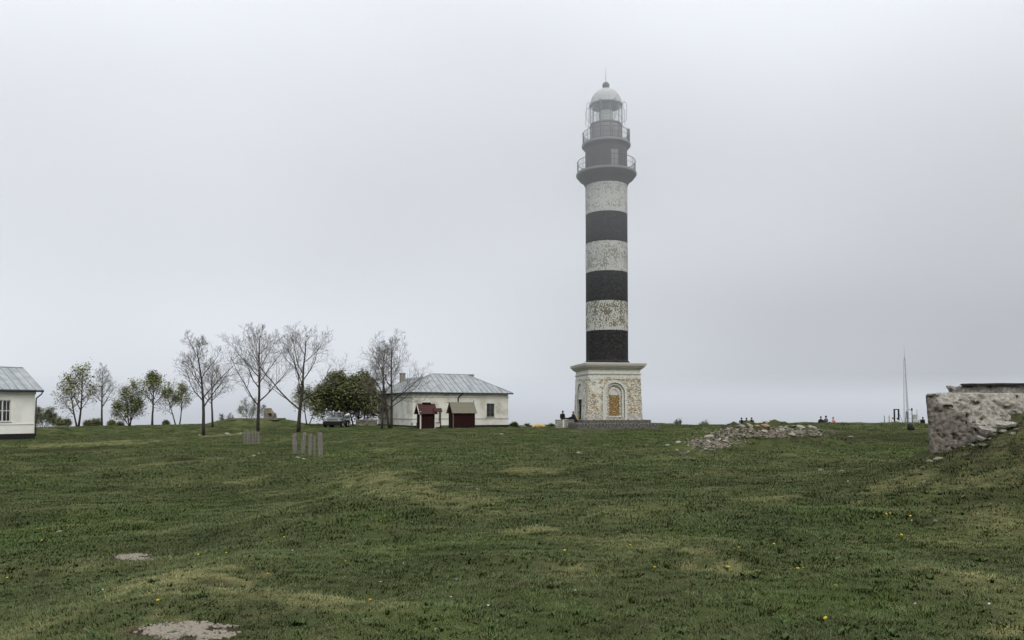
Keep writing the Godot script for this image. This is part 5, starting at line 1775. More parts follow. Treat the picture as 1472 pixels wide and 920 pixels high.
func post_mesh(w: float, h: float, seed_: int) -> ArrayMesh:
	var r := RandomNumberGenerator.new()
	r.seed = seed_
	var st := begin()
	var rings := []
	for k in 6:
		var t := k / 5.0
		var ww := w * (0.5 - 0.06 * t) * r.randf_range(0.94, 1.04)
		var y := h * t - 0.2 * (1.0 - t)
		var c := Vector3(r.randfn() * 0.006, y, r.randfn() * 0.006)
		var b := ww * 0.18
		var ring := []
		for s in [[-1, -1, 1, 0], [1, -1, 0, 1], [1, 1, -1, 0], [-1, 1, 0, -1]]:
			# two points per corner: a chamfer
			var corner := Vector3(s[0] * ww, r.randfn() * 0.006 if k == 5 else 0.0, s[1] * ww)
			ring.append(c + corner + Vector3(-s[0] * b if s[3] != 0 else 0.0, 0, -s[1] * b if s[2] != 0 else 0.0))
			ring.append(c + corner + Vector3(-s[0] * b if s[3] == 0 else 0.0, 0, -s[1] * b if s[2] == 0 else 0.0))
		rings.append(ring)
	for k in 5:
		for i in 8:
			var m := (i + 1) % 8
			fquad(st, rings[k][i], rings[k][m], rings[k + 1][m], rings[k + 1][i], Vector3(0, h * (k + 0.5) / 5.0, 0))
	for i in range(1, 7):
		ftri(st, rings[5][0], rings[5][i], rings[5][i + 1], Vector3(0, h * 0.5, 0))
	return done(st)

func make_posts() -> void:
	var k := 0
	for q in [[424, 655, 35.5, 1.0, 0.20], [435, 657, 35.0, 1.0, 0.18], [446, 657, 34.2, 0.98, 0.16], [452, 656, 35.6, 0.92, 0.08], [460.5, 660, 33.3, 1.02, 0.20]]:
		var w := at(q[0], q[1], q[2])
		w.y = height(w.x, w.z)
		one("concrete_post", post_mesh(q[4], q[3], 800 + k), M.post, "weathered stubby concrete post in the nearer row in the turf", "post", w, rng.randf_range(-0.2, 0.3), "nearer row of concrete posts").rotation.z = rng.randfn() * 0.03
		k += 1
	for q in [[351.5, 636, 50.5, 0.92], [355.5, 636, 50.0, 0.95], [359, 637, 49.2, 0.86], [363.5, 637, 49.0, 0.93], [367.5, 638, 48.2, 0.88], [372, 638, 47.8, 0.84]]:
		var w := at(q[0], q[1], q[2])
		w.y = height(w.x, w.z)
		one("concrete_post", post_mesh(0.11, q[3], 800 + k), M.post, "weathered stubby concrete post in the farther row below the tall bare tree", "post", w, rng.randf_range(-0.2, 0.3), "farther row of concrete posts").rotation.z = rng.randfn() * 0.03
		k += 1


func make_gun_platform() -> void:
	# a slab edge that shows along the top of the old platform, and the stone ruin on it
	var a := at(324, 603, 90.5)
	var b := at(396, 603, 90.5)
	var lie := height((a.x + b.x) / 2, -92.5)
	var poly := PackedVector2Array()
	var r := RandomNumberGenerator.new()
	r.seed = 5
	for k in 13: poly.append(Vector2(lerpf(0.0, b.x - a.x, k / 12.0), r.randf_range(-0.25, 0.25) - 0.9 * absf(k - 6.0) / 6.0 * -1.0))
	for k in 7: poly.append(Vector2(lerpf(b.x - a.x, 0.0, k / 6.0), 4.0 + r.randf_range(-0.3, 0.3)))
	one("gun_platform_slab", slab(poly, Vector3.ZERO, Vector3.RIGHT, Vector3.FORWARD, 0.22), M.limestone_dark, "long dark slab edge of an old gun platform under the turf", "ruin", Vector3(a.x, lie - 0.16, a.z))
	var p := at(388, 603, 93.0)
	p.y = height(p.x, p.z) - 0.05
	var N := thing("stone_ruin", "small ruined stone and brick turret with an opening on the gun platform", "ruin", p)
	var n := FastNoiseLite.new()
	n.seed = 66
	n.frequency = 1.6
	var body := func(q: Vector3) -> float:
		var taper := 0.62 - 0.16 * maxf(0.0, q.y - 0.7)
		var dd := maxf(maxf(absf(q.x) - taper, absf(q.z) - 0.6), maxf(q.y - 1.42, -0.1 - q.y))
		dd = maxf(dd, (q.y - 1.05) * 0.7 + q.x * 0.55 - 0.14) if q.x > 0.0 else dd
		dd = maxf(dd, 0.22 - Vector3((q.x - 0.18) * 1.1, (q.y - 0.55) * 0.9, (q.z - 0.6) * 0.5).length())
		return dd + 0.08 * n.get_noise_3dv(q)
	part("ruin_wall", nets(Vector3(-0.85, -0.15, -0.8), Vector3(0.85, 1.65, 0.8), 0.07, body), M.limestone_dark, N)
	for q in [[0.18, 0.86, 0.62], [0.36, 0.74, 0.6], [0.02, 0.84, 0.62]]:
		part("brick_course", box(Vector3(q[0] - 0.08, q[1], q[2] - 0.05), Vector3(q[0] + 0.08, q[1] + 0.16, q[2] + 0.04), 0.01), M.rust_stone, N)
	# a low grey stone wall under the dense trees
	p = at(527, 612, 91.5)
	p.y = height(p.x, p.z)
	var w := func(q: Vector3) -> float:
		return maxf(maxf(absf(q.x) - 1.25, absf(q.z) - 0.25), maxf(q.y - 0.72, -0.2 - q.y)) + 0.16 * n.get_noise_3dv(q * 1.3)
	one("stone_wall", nets(Vector3(-1.4, -0.25, -0.4), Vector3(1.4, 1.2, 0.4), 0.09, w), M.limestone_dark, "low grey stone wall beneath the dense dark trees by the house", "wall", p, 0.3)


# ------------------------------------------------------------------ vehicle
func make_truck() -> void:
	var p := at(481.5, 613, 85)
	p.y = height(p.x, p.z)
	var T := thing("utility_truck", "old six-wheeled light utility truck, white cab frame and dark front, parked by the trees", "truck", p, deg_to_rad(-3))
	# front of the vehicle is +z
	T.scale = Vector3.ONE * 0.88
	var pale := plain(lin(0.30, 0.31, 0.31), 0.6)
	var grey := plain(lin(0.11, 0.115, 0.115), 0.6)
	part("chassis", box(Vector3(-1.0, 0.42, -3.2), Vector3(1.0, 0.62, 1.1), 0.05), M.black, T)
	part("bumper", box(Vector3(-1.18, 0.32, 1.1), Vector3(1.18, 0.78, 1.32), 0.05), M.black, T)
	part("bumper_rail", tube([Vector3(-1.18, 0.86, 1.26), Vector3(1.18, 0.86, 1.26)], [0.05, 0.05], 8), pale, T)
	# bonnet as a sloping wedge
	var st := begin()
	var v := [Vector3(-0.98, 0.6, 1.12), Vector3(0.98, 0.6, 1.12), Vector3(0.98, 1.06, 1.05), Vector3(-0.98, 1.06, 1.05), Vector3(-1.0, 0.6, -0.1), Vector3(1.0, 0.6, -0.1), Vector3(1.0, 1.28, -0.1), Vector3(-1.0, 1.28, -0.1)]
	for f in [[0, 1, 2, 3], [3, 2, 6, 7], [0, 3, 7, 4], [1, 5, 6, 2], [4, 7, 6, 5], [0, 4, 5, 1]]:
		fquad(st, v[f[0]], v[f[1]], v[f[2]], v[f[3]], Vector3(0, 0.9, 0.5))
	var bonnet := part("bonnet", done(st), grey, T)
	part("bonnet_trim", box(Vector3(-1.0, 1.27, -0.14), Vector3(0.2, 1.34, 0.02), 0.02), pale, bonnet)
	for k in 7:
		part("grille_bar", box(Vector3(-0.62 + k * 0.18, 0.66, 1.11), Vector3(-0.56 + k * 0.18, 1.02, 1.15)), M.black, bonnet)
	for s in [-1, 1]:
		part("headlight", lathe([Vector2(0.005, 0.06), Vector2(0.10, 0.05), Vector2(0.13, 0.0), Vector2(0.13, -0.06)], 14), M.steel, T, Vector3(s * 0.78, 0.9, 1.12), Vector3(PI / 2, 0, 0))
		part("mudguard", box(Vector3(s * 1.12 - 0.14, 0.86, 0.1), Vector3(s * 1.12 + 0.1, 0.95, 1.08), 0.03), grey, T)
		part("rear_mudguard", box(Vector3(s * 1.12 - 0.14, 0.92, -3.1), Vector3(s * 1.12 + 0.1, 1.0, -1.2), 0.03), pale, T)
	# open cab: posts, header, tub, seats
	part("cab_tub", box(Vector3(-1.02, 0.6, -1.25), Vector3(1.02, 1.22, -0.12), 0.04), grey, T)
	part("side_stripe", box(Vector3(1.02, 1.0, -2.9), Vector3(1.06, 1.14, -0.2)), pale, T)
	var wf := part("windscreen_frame", tube([Vector3(-0.92, 1.26, -0.12), Vector3(-0.72, 1.94, -0.35), Vector3(0.72, 1.94, -0.35), Vector3(0.92, 1.26, -0.12)], [0.05, 0.05, 0.05, 0.05], 8), pale, T)
	part("centre_post", tube([Vector3(0.12, 1.28, -0.12), Vector3(0.1, 1.92, -0.35)], [0.03, 0.03], 6), pale, wf)
	st = begin()
	quad(st, Vector3(-0.88, 1.3, -0.14), Vector3(-0.70, 1.9, -0.345), Vector3(0.70, 1.9, -0.345), Vector3(0.88, 1.3, -0.14))
	part("windscreen", done(st), M.glass, wf)
	part("roll_bar", tube([Vector3(-0.95, 1.2, -1.2), Vector3(-0.74, 1.92, -1.15), Vector3(0.74, 1.92, -1.15), Vector3(0.95, 1.2, -1.2)], [0.045, 0.045, 0.045, 0.045], 8), pale, T)
	for s in [-1, 1]:
		part("roof_rail", tube([Vector3(s * 0.72, 1.94, -0.35), Vector3(s * 0.74, 1.92, -1.15)], [0.04, 0.04], 6), pale, T)
		part("seat", box(Vector3(s * 0.5 - 0.25, 1.2, -1.1), Vector3(s * 0.5 + 0.25, 1.62, -0.95), 0.05), M.black, T)
		part("beacon", lathe([Vector2(0.005, 0.14), Vector2(0.07, 0.12), Vector2(0.09, 0.04), Vector2(0.09, -0.04), Vector2(0.02, -0.05)], 12), M.white_paint, T, Vector3(s * 0.36 + 0.05, 2.03, -0.4))
	part("load_bed", box(Vector3(-1.05, 0.85, -3.2), Vector3(1.05, 1.35, -1.35), 0.04), grey, T)
	part("tarpaulin_roll", tube([Vector3(1.0, 1.55, -3.0), Vector3(1.08, 1.6, -2.2), Vector3(1.0, 1.52, -1.4)], [0.16, 0.2, 0.16], 8), M.white_paint, T)
	for q in [[-1, 0.55], [1, 0.55], [-1, -1.7], [1, -1.7], [-1, -2.65], [1, -2.65]]:
		var ty := part("wheel", lathe([Vector2(0.24, -0.13), Vector2(0.38, -0.14), Vector2(0.44, -0.09), Vector2(0.45, 0.0), Vector2(0.44, 0.09), Vector2(0.38, 0.14), Vector2(0.24, 0.13)], 22), M.rubber, T, Vector3(q[0] * 1.05, 0.44, q[1]), Vector3(0, 0, PI / 2))
		part("rim", lathe([Vector2(0.01, -0.09), Vector2(0.12, -0.10), Vector2(0.22, -0.06), Vector2(0.25, -0.12), Vector2(0.25, 0.12), Vector2(0.22, 0.06), Vector2(0.12, 0.10), Vector2(0.01, 0.09)], 18), M.steel, ty)


# ------------------------------------------------------------------ weather station on the far crest
func make_station() -> void:
	var p := at(1304, 611, 95)
	p.y = height(p.x, p.z) - 0.05
	var top := at(1301.5, 495, 95)
	var H := top.y - p.y
	var T := thing("lattice_mast", "tall thin grey lattice mast with a whip aerial on the crest", "mast", p)
	var hs := H - 1.9
	var leg := func(k: int, y: float) -> Vector3:
		var t := TAU * k / 3 + 0.3
		var r := lerpf(0.34, 0.12, y / hs)
		return Vector3(sin(t) * r - 0.02 * y, y, cos(t) * r)
	for k in 3:
		part("mast_leg", tube([leg.call(k, 0.0), leg.call(k, hs)], [0.035, 0.028], 6), M.galvanised, T)
	var st := begin()
	var y := 0.2
	while y < hs - 0.3:
		for k in 3:
			add_tube(st, [leg.call(k, y), leg.call((k + 1) % 3, y + 0.3)], [0.013, 0.013], 4, false)
			add_tube(st, [leg.call((k + 1) % 3, y + 0.3), leg.call(k, y + 0.6)], [0.013, 0.013], 4, false)
		y += 0.6
	part("bracing", done(st), M.galvanised, T)
	part("whip_aerial", tube([Vector3(-0.02 * hs, hs - 0.1, 0), Vector3(-0.02 * H, H, 0)], [0.025, 0.012], 6), M.galvanised, T)
	# tall dark frame
	var q := at(1289, 612, 95)
	q.y = height(q.x, q.z) - 0.05
	var h := at(1289, 589.3, 95).y - q.y
	T = thing("dark_frame", "tall dark rectangular open frame standing on the crest beside the mast", "frame", q, 0.25)
	part("upright", box(Vector3(-0.38, 0, -0.08), Vector3(-0.24, h, 0.08), 0.01), M.black, T)
	part("upright", box(Vector3(0.24, 0, -0.08), Vector3(0.38, h, 0.08), 0.01), M.black, T)
	part("top_beam", box(Vector3(-0.38, h, -0.08), Vector3(0.38, h + 0.12, 0.08), 0.01), M.black, T)
	part("stay", tube([Vector3(0.38, h * 0.85, 0), Vector3(1.0, h * 0.3, 0.1)], [0.025, 0.025], 5), M.dark_iron, T)
	# leaning frame
	q = at(1304, 612, 93)
	q.y = height(q.x, q.z) - 0.05
	T = thing("ladder", "dark leaning ladder-like frame at the foot of the mast", "ladder", q, 0.1)
	var fh := at(1304, 591.5, 93).y - q.y
	for s in [[-0.22, 0.04], [0.10, 0.18]]:
		part("upright", tube([Vector3(s[0], 0, 0), Vector3(s[1], fh, -0.2)], [0.06, 0.05], 6), M.black, T)
	for k in 4:
		var f := 0.2 + 0.26 * k
		part("rung", tube([Vector3(lerpf(-0.22, 0.04, f), fh * f, -0.2 * f), Vector3(lerpf(0.10, 0.18, f), fh * f, -0.2 * f)], [0.03, 0.03], 5), M.black, T)
	# instrument post with arm
	q = at(1311.3, 612, 95)
	q.y = height(q.x, q.z) - 0.05
	h = at(1311, 586.5, 95).y - q.y
	T = thing("instrument_post", "thin dark instrument post with a short arm and wind vane", "post", q)
	part("pole", tube([Vector3(0, 0, 0), Vector3(0, h, 0)], [0.05, 0.04], 8), M.dark_iron, T)
	part("arm", tube([Vector3(-0.5, h - 0.25, 0), Vector3(0.05, h - 0.2, 0)], [0.03, 0.03], 6), M.dark_iron, T)
	part("vane", box(Vector3(-0.1, h - 0.35, -0.04), Vector3(0.08, h - 0.02, 0.04), 0.02), M.black, T)
	for e in [0.75, 1.3]:
		part("bracket", tube([Vector3(-0.5, h - e, 0), Vector3(0.0, h - e, 0)], [0.025, 0.025], 6), M.galvanised, T)
	# cabinets
	q = at(1316.5, 612, 96)
	q.y = height(q.x, q.z) - 0.05
	h = at(1316, 603, 96).y - q.y
	T = thing("instrument_cabinet", "pale grey instrument cabinets stacked on legs behind the mast", "cabinet", q)
	part("lower_cabinet", box(Vector3(-0.42, 0.05, -0.2), Vector3(0.52, h, 0.2), 0.02), M.cabinet, T)
	part("upper_cabinet", box(Vector3(-0.36, h + 0.02, -0.18), Vector3(0.16, h + 0.62, 0.16), 0.02), M.galvanised, T)
	part("handle", box(Vector3(0.2, h - 0.4, 0.2), Vector3(0.26, h - 0.25, 0.24)), M.black, T)
	q = at(1318.5, 612, 97)
	q.y = height(q.x, q.z) - 0.05
	T = thing("stayed_pole", "slim pole with a slanting stay beside the cabinets", "post", q)
	h = at(1318, 588.5, 97).y - q.y
	part("pole", tube([Vector3(0, 0, 0), Vector3(0, h, 0)], [0.035, 0.025], 6), M.dark_iron, T)
	part("stay", tube([Vector3(0, h * 0.8, 0), Vector3(0.8, h * 0.35, 0)], [0.015, 0.015], 5), M.galvanised, T)
	for x in [1271.5, 1278.3]:
		q = at(x, 611, 92)
		q.y = height(q.x, q.z) - 0.05
		h = at(x, 597.3, 92).y - q.y
		one("fence_stake", tube([Vector3(0, 0, 0), Vector3(0, h, 0)], [0.045, 0.04], 6), M.dark_iron, "thin dark stake standing alone left of the mast group", "stake", q, 0.0, "stakes left of the mast")
	# a rucksack left on the slope
	q = hit(1308.5, 618.5, 30.0, 80.0)
	T = thing("rucksack", "black rucksack lying on the grass below the crest", "bag", q, 0.4)
	var n := FastNoiseLite.new()
	n.frequency = 4.0
	var bag := func(v: Vector3) -> float: return (v / Vector3(0.24, 0.30, 0.16)).length() * 0.16 - 0.16 + 0.02 * n.get_noise_3dv(v)
	part("pack", nets(Vector3(-0.32, -0.36, -0.24), Vector3(0.32, 0.36, 0.24), 0.04, bag), M.black, T, Vector3(0, 0.2, 0))
	part("pocket", nets(Vector3(-0.32, -0.36, -0.24), Vector3(0.32, 0.36, 0.24), 0.04, bag), M.black, T, Vector3(0.16, 0.12, 0.08)).scale = Vector3.ONE * 0.6


func make_at_lighthouse_foot() -> void:
	# low wall of rendered stone beside the door, a post, a broken block and a leaning board
	var n := FastNoiseLite.new()
	n.seed = 81
	n.frequency = 1.8
	var p := at(812, 614, 76.5)
	p.y = height(p.x, p.z)
	var wl := func(q: Vector3) -> float: return maxf(maxf(absf(q.x) - 0.93, absf(q.z) - 0.3), maxf(q.y - 0.86, -0.3 - q.y)) + 0.05 * n.get_noise_3dv(q)
	var W := thing("low_wall", "low flaking rendered wall beside the lighthouse door", "wall", p)
	part("wall_core", nets(Vector3(-1.1, -0.35, -0.42), Vector3(1.1, 1.0, 0.42), 0.07, wl), rough_mat([[0.25, lin(0.16, 0.15, 0.13)], [0.5, lin(0.30, 0.29, 0.26)], [0.75, lin(0.5, 0.49, 0.46)]], 0.05, 0.9, 3.0, 0.95, 82), W)
	part("coping", box(Vector3(-0.98, 0.80, -0.34), Vector3(0.98, 0.87, 0.34), 0.02), M.stone, W)
	p = at(810, 615, 75.6)
	p.y = height(p.x, p.z)
	one("wooden_post", post_mesh(0.16, 0.86, 850), M.white_paint, "short pale post standing before the low wall", "post", p)
	p = at(804, 615, 75.7)
	p.y = height(p.x, p.z)
	var o := one("fallen_block", M.stones[1], M.limestone, "pale stone block fallen at the low wall", "stone", p + Vector3.UP * 0.05)
	o.scale = Vector3(0.42, 0.3, 0.3)
	p = at(829.5, 614, 75.0)
	p.y = height(p.x, p.z)
	var bl := func(q: Vector3) -> float: return maxf(maxf(absf(q.x) - 0.36, absf(q.z) - 0.35), maxf(q.y - 0.5, -0.2 - q.y)) + 0.06 * n.get_noise_3dv(q * 1.4)
	one("broken_block", nets(Vector3(-0.5, -0.3, -0.5), Vector3(0.5, 0.7, 0.5), 0.06, bl), M.limestone, "white crumbling concrete block between low wall and lighthouse steps", "block", p)
	# the board leans by the door, on the block
	p = at(829.5, 606.5, 75.2)
	var B := thing("leaning_board", "dark board with a pale edge leaning by the lighthouse door", "board", p, 0.5)
	var bb := part("board", box(Vector3(-0.20, 0.0, -0.03), Vector3(0.14, 0.78, 0.03), 0.01), M.tar, B, Vector3.ZERO, Vector3(-0.25, 0, 0.42))
	part("edge_batten", box(Vector3(0.14, 0.0, -0.035), Vector3(0.30, 0.76, 0.02), 0.01), M.tan, bb)
	# two heaps of pale canvas on the far grass
	for q in [[774.5, 616, 92, 0.78, 0.36, "large tan canvas heap on the grass between house and lighthouse"], [753, 616, 93, 0.36, 0.26, "small pale canvas heap near the corner of the white house"]]:
		var c := at(q[0], q[1], q[2])
		c.y = height(c.x, c.z)
		var rx: float = q[3]
		var ry: float = q[4]
		var hp := func(v: Vector3) -> float:
			return (Vector3(v.x / rx, v.y / ry, v.z / 0.45).length() - 1.0) * 0.3 + 0.09 * n.get_noise_3dv(v * 1.6)
		one("canvas_heap", nets(Vector3(-rx - 0.25, -0.15, -0.7), Vector3(rx + 0.25, ry + 0.25, 0.7), 0.06, hp), M.tan if rx > 0.5 else M.moss_roof, q[5], "tarpaulin", c)


# ------------------------------------------------------------------ people
# joints of a pose: [from, to, radius at from, radius at to, region]; regions 0 skin, 1 hair, 2 coat, 3 trousers, 4 shoes, 5 pack
func pose(kind: String) -> Array:
	if kind == "seated":
		return [[Vector3(0, 0.12, 0), Vector3(0, 0.42, -0.02), 0.15, 0.17, 2], [Vector3(0, 0.42, -0.02), Vector3(0, 0.56, 0.0), 0.16, 0.07, 2], [Vector3(0, 0.56, 0), Vector3(0, 0.64, 0.02), 0.05, 0.05, 0], [Vector3(0, 0.72, 0.03), Vector3(0, 0.76, 0.02), 0.088, 0.09, 0], [Vector3(0, 0.78, 0.0), Vector3(0, 0.79, -0.01), 0.092, 0.09, 1],
			[Vector3(-0.19, 0.48, 0), Vector3(-0.27, 0.24, 0.08), 0.06, 0.048, 2], [Vector3(-0.27, 0.24, 0.08), Vector3(-0.14, 0.20, 0.28), 0.045, 0.035, 2], [Vector3(-0.14, 0.20, 0.28), Vector3(-0.08, 0.19, 0.36), 0.035, 0.02, 0],
			[Vector3(0.19, 0.48, 0), Vector3(0.27, 0.24, 0.08), 0.06, 0.048, 2], [Vector3(0.27, 0.24, 0.08), Vector3(0.14, 0.20, 0.28), 0.045, 0.035, 2], [Vector3(0.14, 0.20, 0.28), Vector3(0.08, 0.19, 0.36), 0.035, 0.02, 0],
			[Vector3(-0.10, 0.09, 0), Vector3(-0.16, 0.30, 0.38), 0.085, 0.06, 3], [Vector3(-0.16, 0.30, 0.38), Vector3(-0.15, 0.06, 0.66), 0.055, 0.04, 3], [Vector3(-0.15, 0.05, 0.66), Vector3(-0.15, 0.045, 0.80), 0.042, 0.035, 4],
			[Vector3(0.10, 0.09, 0), Vector3(0.16, 0.30, 0.38), 0.085, 0.06, 3], [Vector3(0.16, 0.30, 0.38), Vector3(0.15, 0.06, 0.66), 0.055, 0.04, 3], [Vector3(0.15, 0.05, 0.66), Vector3(0.15, 0.045, 0.80), 0.042, 0.035, 4]]
	if kind == "reclining":
		return [[Vector3(0, 0.12, 0), Vector3(0.40, 0.22, 0), 0.13, 0.15, 2], [Vector3(0.40, 0.22, 0), Vector3(0.52, 0.32, 0), 0.13, 0.06, 2], [Vector3(0.52, 0.32, 0), Vector3(0.56, 0.38, 0), 0.05, 0.05, 0], [Vector3(0.58, 0.45, 0), Vector3(0.58, 0.48, 0), 0.09, 0.09, 0], [Vector3(0.60, 0.49, 0), Vector3(0.61, 0.50, 0), 0.094, 0.09, 1],
			[Vector3(0.40, 0.24, 0.18), Vector3(0.52, 0.10, 0.30), 0.055, 0.045, 2], [Vector3(0.52, 0.10, 0.30), Vector3(0.34, 0.05, 0.34), 0.042, 0.03, 2], [Vector3(0.34, 0.05, 0.34), Vector3(0.26, 0.04, 0.35), 0.032, 0.02, 0], [Vector3(0.40, 0.24, -0.18), Vector3(0.55, 0.12, -0.25), 0.055, 0.045, 2], [Vector3(0.55, 0.12, -0.25), Vector3(0.66, 0.05, -0.1), 0.042, 0.03, 0],
			[Vector3(0, 0.11, 0.09), Vector3(-0.42, 0.14, 0.10), 0.085, 0.06, 3], [Vector3(-0.42, 0.14, 0.10), Vector3(-0.82, 0.07, 0.09), 0.056, 0.04, 3], [Vector3(-0.82, 0.06, 0.09), Vector3(-0.88, 0.18, 0.1), 0.045, 0.035, 4], [Vector3(0, 0.11, -0.09), Vector3(-0.42, 0.12, -0.10), 0.085, 0.06, 3], [Vector3(-0.42, 0.12, -0.10), Vector3(-0.80, 0.07, -0.07), 0.056, 0.04, 3], [Vector3(-0.80, 0.06, -0.07), Vector3(-0.86, 0.18, -0.08), 0.045, 0.035, 4]]
	var st := 0.10 if kind == "walking" else 0.0
	var out := [[Vector3(0, 0.92, 0), Vector3(0, 1.16, 0), 0.145, 0.14, 2], [Vector3(0, 1.16, 0), Vector3(0, 1.36, -0.01), 0.145, 0.15, 2], [Vector3(-0.15, 1.38, -0.01), Vector3(0.15, 1.38, -0.01), 0.065, 0.065, 2], [Vector3(0, 1.42, 0), Vector3(0, 1.53, 0.015), 0.055, 0.052, 0], [Vector3(0, 1.60, 0.03), Vector3(0, 1.65, 0.02), 0.082, 0.092, 0], [Vector3(0, 1.60, 0.12), Vector3(0, 1.59, 0.125), 0.02, 0.016, 0], [Vector3(0, 1.66, -0.005), Vector3(0, 1.68, 0.0), 0.098, 0.094, 1],
		[Vector3(-0.20, 1.38, 0), Vector3(-0.27, 1.10, -0.02 - st * 0.6), 0.062, 0.05, 2], [Vector3(-0.27, 1.10, -0.02 - st * 0.6), Vector3(-0.25, 0.86, 0.06), 0.047, 0.036, 2], [Vector3(-0.25, 0.86, 0.06), Vector3(-0.24, 0.76, 0.09), 0.036, 0.022, 0], [Vector3(0.20, 1.38, 0), Vector3(0.27, 1.10, -0.02 + st * 0.6), 0.062, 0.05, 2], [Vector3(0.27, 1.10, -0.02 + st * 0.6), Vector3(0.25, 0.86, 0.06 + st), 0.047, 0.036, 2], [Vector3(0.25, 0.86, 0.06 + st), Vector3(0.24, 0.76, 0.09 + st), 0.036, 0.022, 0],
		[Vector3(-0.09, 0.90, 0), Vector3(-0.11, 0.48, 0.02 + st * 1.2), 0.098, 0.062, 3], [Vector3(-0.11, 0.48, 0.02 + st * 1.2), Vector3(-0.11, 0.10, -0.02 + st * 1.5), 0.060, 0.042, 3], [Vector3(-0.11, 0.05, -0.04 + st * 1.5), Vector3(-0.12, 0.04, 0.14 + st * 1.5), 0.045, 0.038, 4], [Vector3(0.09, 0.90, 0), Vector3(0.11, 0.48, 0.02 - st * 0.6), 0.098, 0.062, 3], [Vector3(0.11, 0.48, 0.02 - st * 0.6), Vector3(0.11, 0.10, -0.03 - st * 2.2), 0.060, 0.042, 3], [Vector3(0.11, 0.05, -0.05 - st * 2.2), Vector3(0.12, 0.04, 0.13 - st * 2.2), 0.045, 0.038, 4]]
	return out

var pose_cache := {}
func person(label: String, where: Vector3, turn: float, kind: String, cols: Array, pack := "") -> void:
	if not pose_cache.has(kind):
		var bones := pose(kind)
		var lo := Vector3.ONE * 1e9
		var hi := -lo
		for b in bones:
			for k in 2:
				lo = lo.min(b[k] - Vector3.ONE * (b[2] + 0.06))
				hi = hi.max(b[k] + Vector3.ONE * (b[2] + 0.06))
		var f := func(p: Vector3) -> float:
			var acc := 1.0
			for b in bones:
				var a: Vector3 = b[0]
				var ab: Vector3 = b[1] - a
				var t := clampf((p - a).dot(ab) / ab.length_squared(), 0.0, 1.0)
				var dd := (p - a - ab * t).length() - lerpf(b[2], b[3], t)
				var h := clampf(0.5 + 0.5 * (acc - dd) / 0.03, 0.0, 1.0)
				acc = lerpf(acc, dd, h) - 0.03 * h * (1.0 - h)
			return acc
		var g := func(p: Vector3) -> Color:
			var best := 1e9
			var reg := 0
			for b in bones:
				var a: Vector3 = b[0]
				var ab: Vector3 = b[1] - a
				var t := clampf((p - a).dot(ab) / ab.length_squared(), 0.0, 1.0)
				var dd := (p - a - ab * t).length() - lerpf(b[2], b[3], t)
				if dd < best:
					best = dd
					reg = b[4]
			return Color(reg / 8.0, 0, 0)
		pose_cache[kind] = nets(lo, hi, 0.032, f, g)
	var src: ArrayMesh = pose_cache[kind]
	var arr := src.surface_get_arrays(0)
	var cl: PackedColorArray = arr[Mesh.ARRAY_COLOR]
	var out := PackedColorArray()
	for c in cl: out.append(cols[clampi(roundi(c.r * 8.0), 0, 4)])
	arr[Mesh.ARRAY_COLOR] = out
	var m := ArrayMesh.new()
	m.add_surface_from_arrays(Mesh.PRIMITIVE_TRIANGLES, arr)
	var P := thing("person", label, "person", where, turn)
	part("body", m, M.cloth, P)
	if pack:
		var y := 1.2 if kind in ["standing", "walking"] else 0.36
		part("rucksack", box(Vector3(-0.15, y - 0.24, -0.34), Vector3(0.15, y + 0.24, -0.13), 0.07), M.black, P)

func stand(px: float, d: float, head: float) -> Vector3:
	# a place at that distance whose figure's head shows at that height, on the ground there
	var w := at(px, head, d)
	w.y = height(w.x, w.z)
	return w

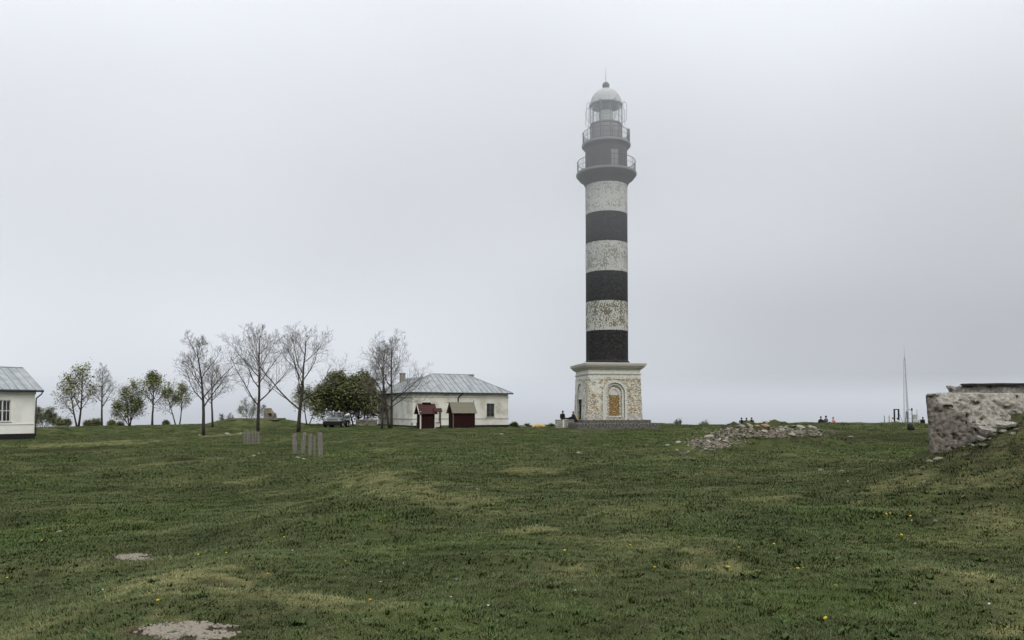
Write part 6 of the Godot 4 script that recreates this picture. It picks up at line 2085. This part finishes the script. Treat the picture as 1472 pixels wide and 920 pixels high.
func make_people() -> void:
	var skin := Color(0.40, 0.24, 0.17)
	var dark := Color(0.025, 0.02, 0.018)
	var fair := Color(0.25, 0.18, 0.10)
	var navy := Color(0.014, 0.016, 0.026)
	var black := Color(0.012, 0.012, 0.013)
	var grey := Color(0.18, 0.17, 0.17)
	var white := Color(0.55, 0.55, 0.54)
	var pink := Color(0.45, 0.22, 0.19)
	var mauve := Color(0.09, 0.085, 0.13)
	var shoe := Color(0.03, 0.027, 0.025)
	# by the lighthouse
	var p := at(809, 612, 77.6)
	p.y = height(p.x, p.z)
	person("person in black jacket and grey trousers standing behind the low wall", p, 2.4, "standing", [skin, dark, black, grey, shoe], "pack")
	p = at(818.5, 602.6, 76.5)
	p.y = height(at(812, 614, 76.5).x, -76.5) + 0.87
	person("person in black lying stretched out on top of the low wall", p, 0.1, "reclining", [skin, fair, black, black, shoe])
	p = at(824, 612, 79.3)
	p.y = height(p.x, p.z)
	person("person in black half hidden at the left corner of the lighthouse base", p, 1.2, "standing", [skin, dark, black, black, shoe])
	# walkers beyond the rubble
	for q in [[1066, 89, 3.0, "leftmost walker beyond the rubble heap, black coat and small pack", "pack"], [1073, 89.5, 2.8, "middle walker of three beyond the rubble heap, dark blue jacket", ""], [1080.5, 88.5, 3.3, "walker beyond the rubble heap, right of two others, black coat", "pack"]]:
		person(q[3], stand(q[0], q[1], 602), q[2], "walking", [skin, dark, navy if q[0] == 1073 else black, black, shoe], q[4])
	# three who sit just beyond the crest
	for q in [[1180, 79.5, 2.4, black, "person in black sitting just beyond the crest, near two others"], [1187.5, 79.5, 3.5, mauve, "person in mauve jacket sitting beyond the crest between two others"], [1198, 79.8, 4.2, pink, "fair-haired person in pink sitting beyond the crest beside two others"]]:
		var w := stand(q[0], q[1], 606)
		person(q[4], w, q[2], "seated", [skin, dark if q[0] < 1190 else fair, q[3], black, shoe])
	# round the mast
	person("person in white top and black trousers left of the dark frame", stand(1283, 93, 600), 1.0, "standing", [skin, fair, white, black, shoe])
	person("person in white top leaning inside the dark frame", stand(1290, 94.5, 600), 2.0, "walking", [skin, dark, white, black, shoe])
	person("person in pink sitting between the dark frame and the mast", stand(1297.5, 90.5, 604), 0.4, "seated", [skin, dark, pink, grey, shoe])
	person("person in black sitting at the foot of the mast", stand(1302.5, 90.0, 604), 5.6, "seated", [skin, dark, black, black, shoe])
	person("person in dark jacket with rucksack standing right of the cabinets", stand(1326.5, 91, 600), 2.0, "standing", [skin, dark, navy, black, shoe], "pack")
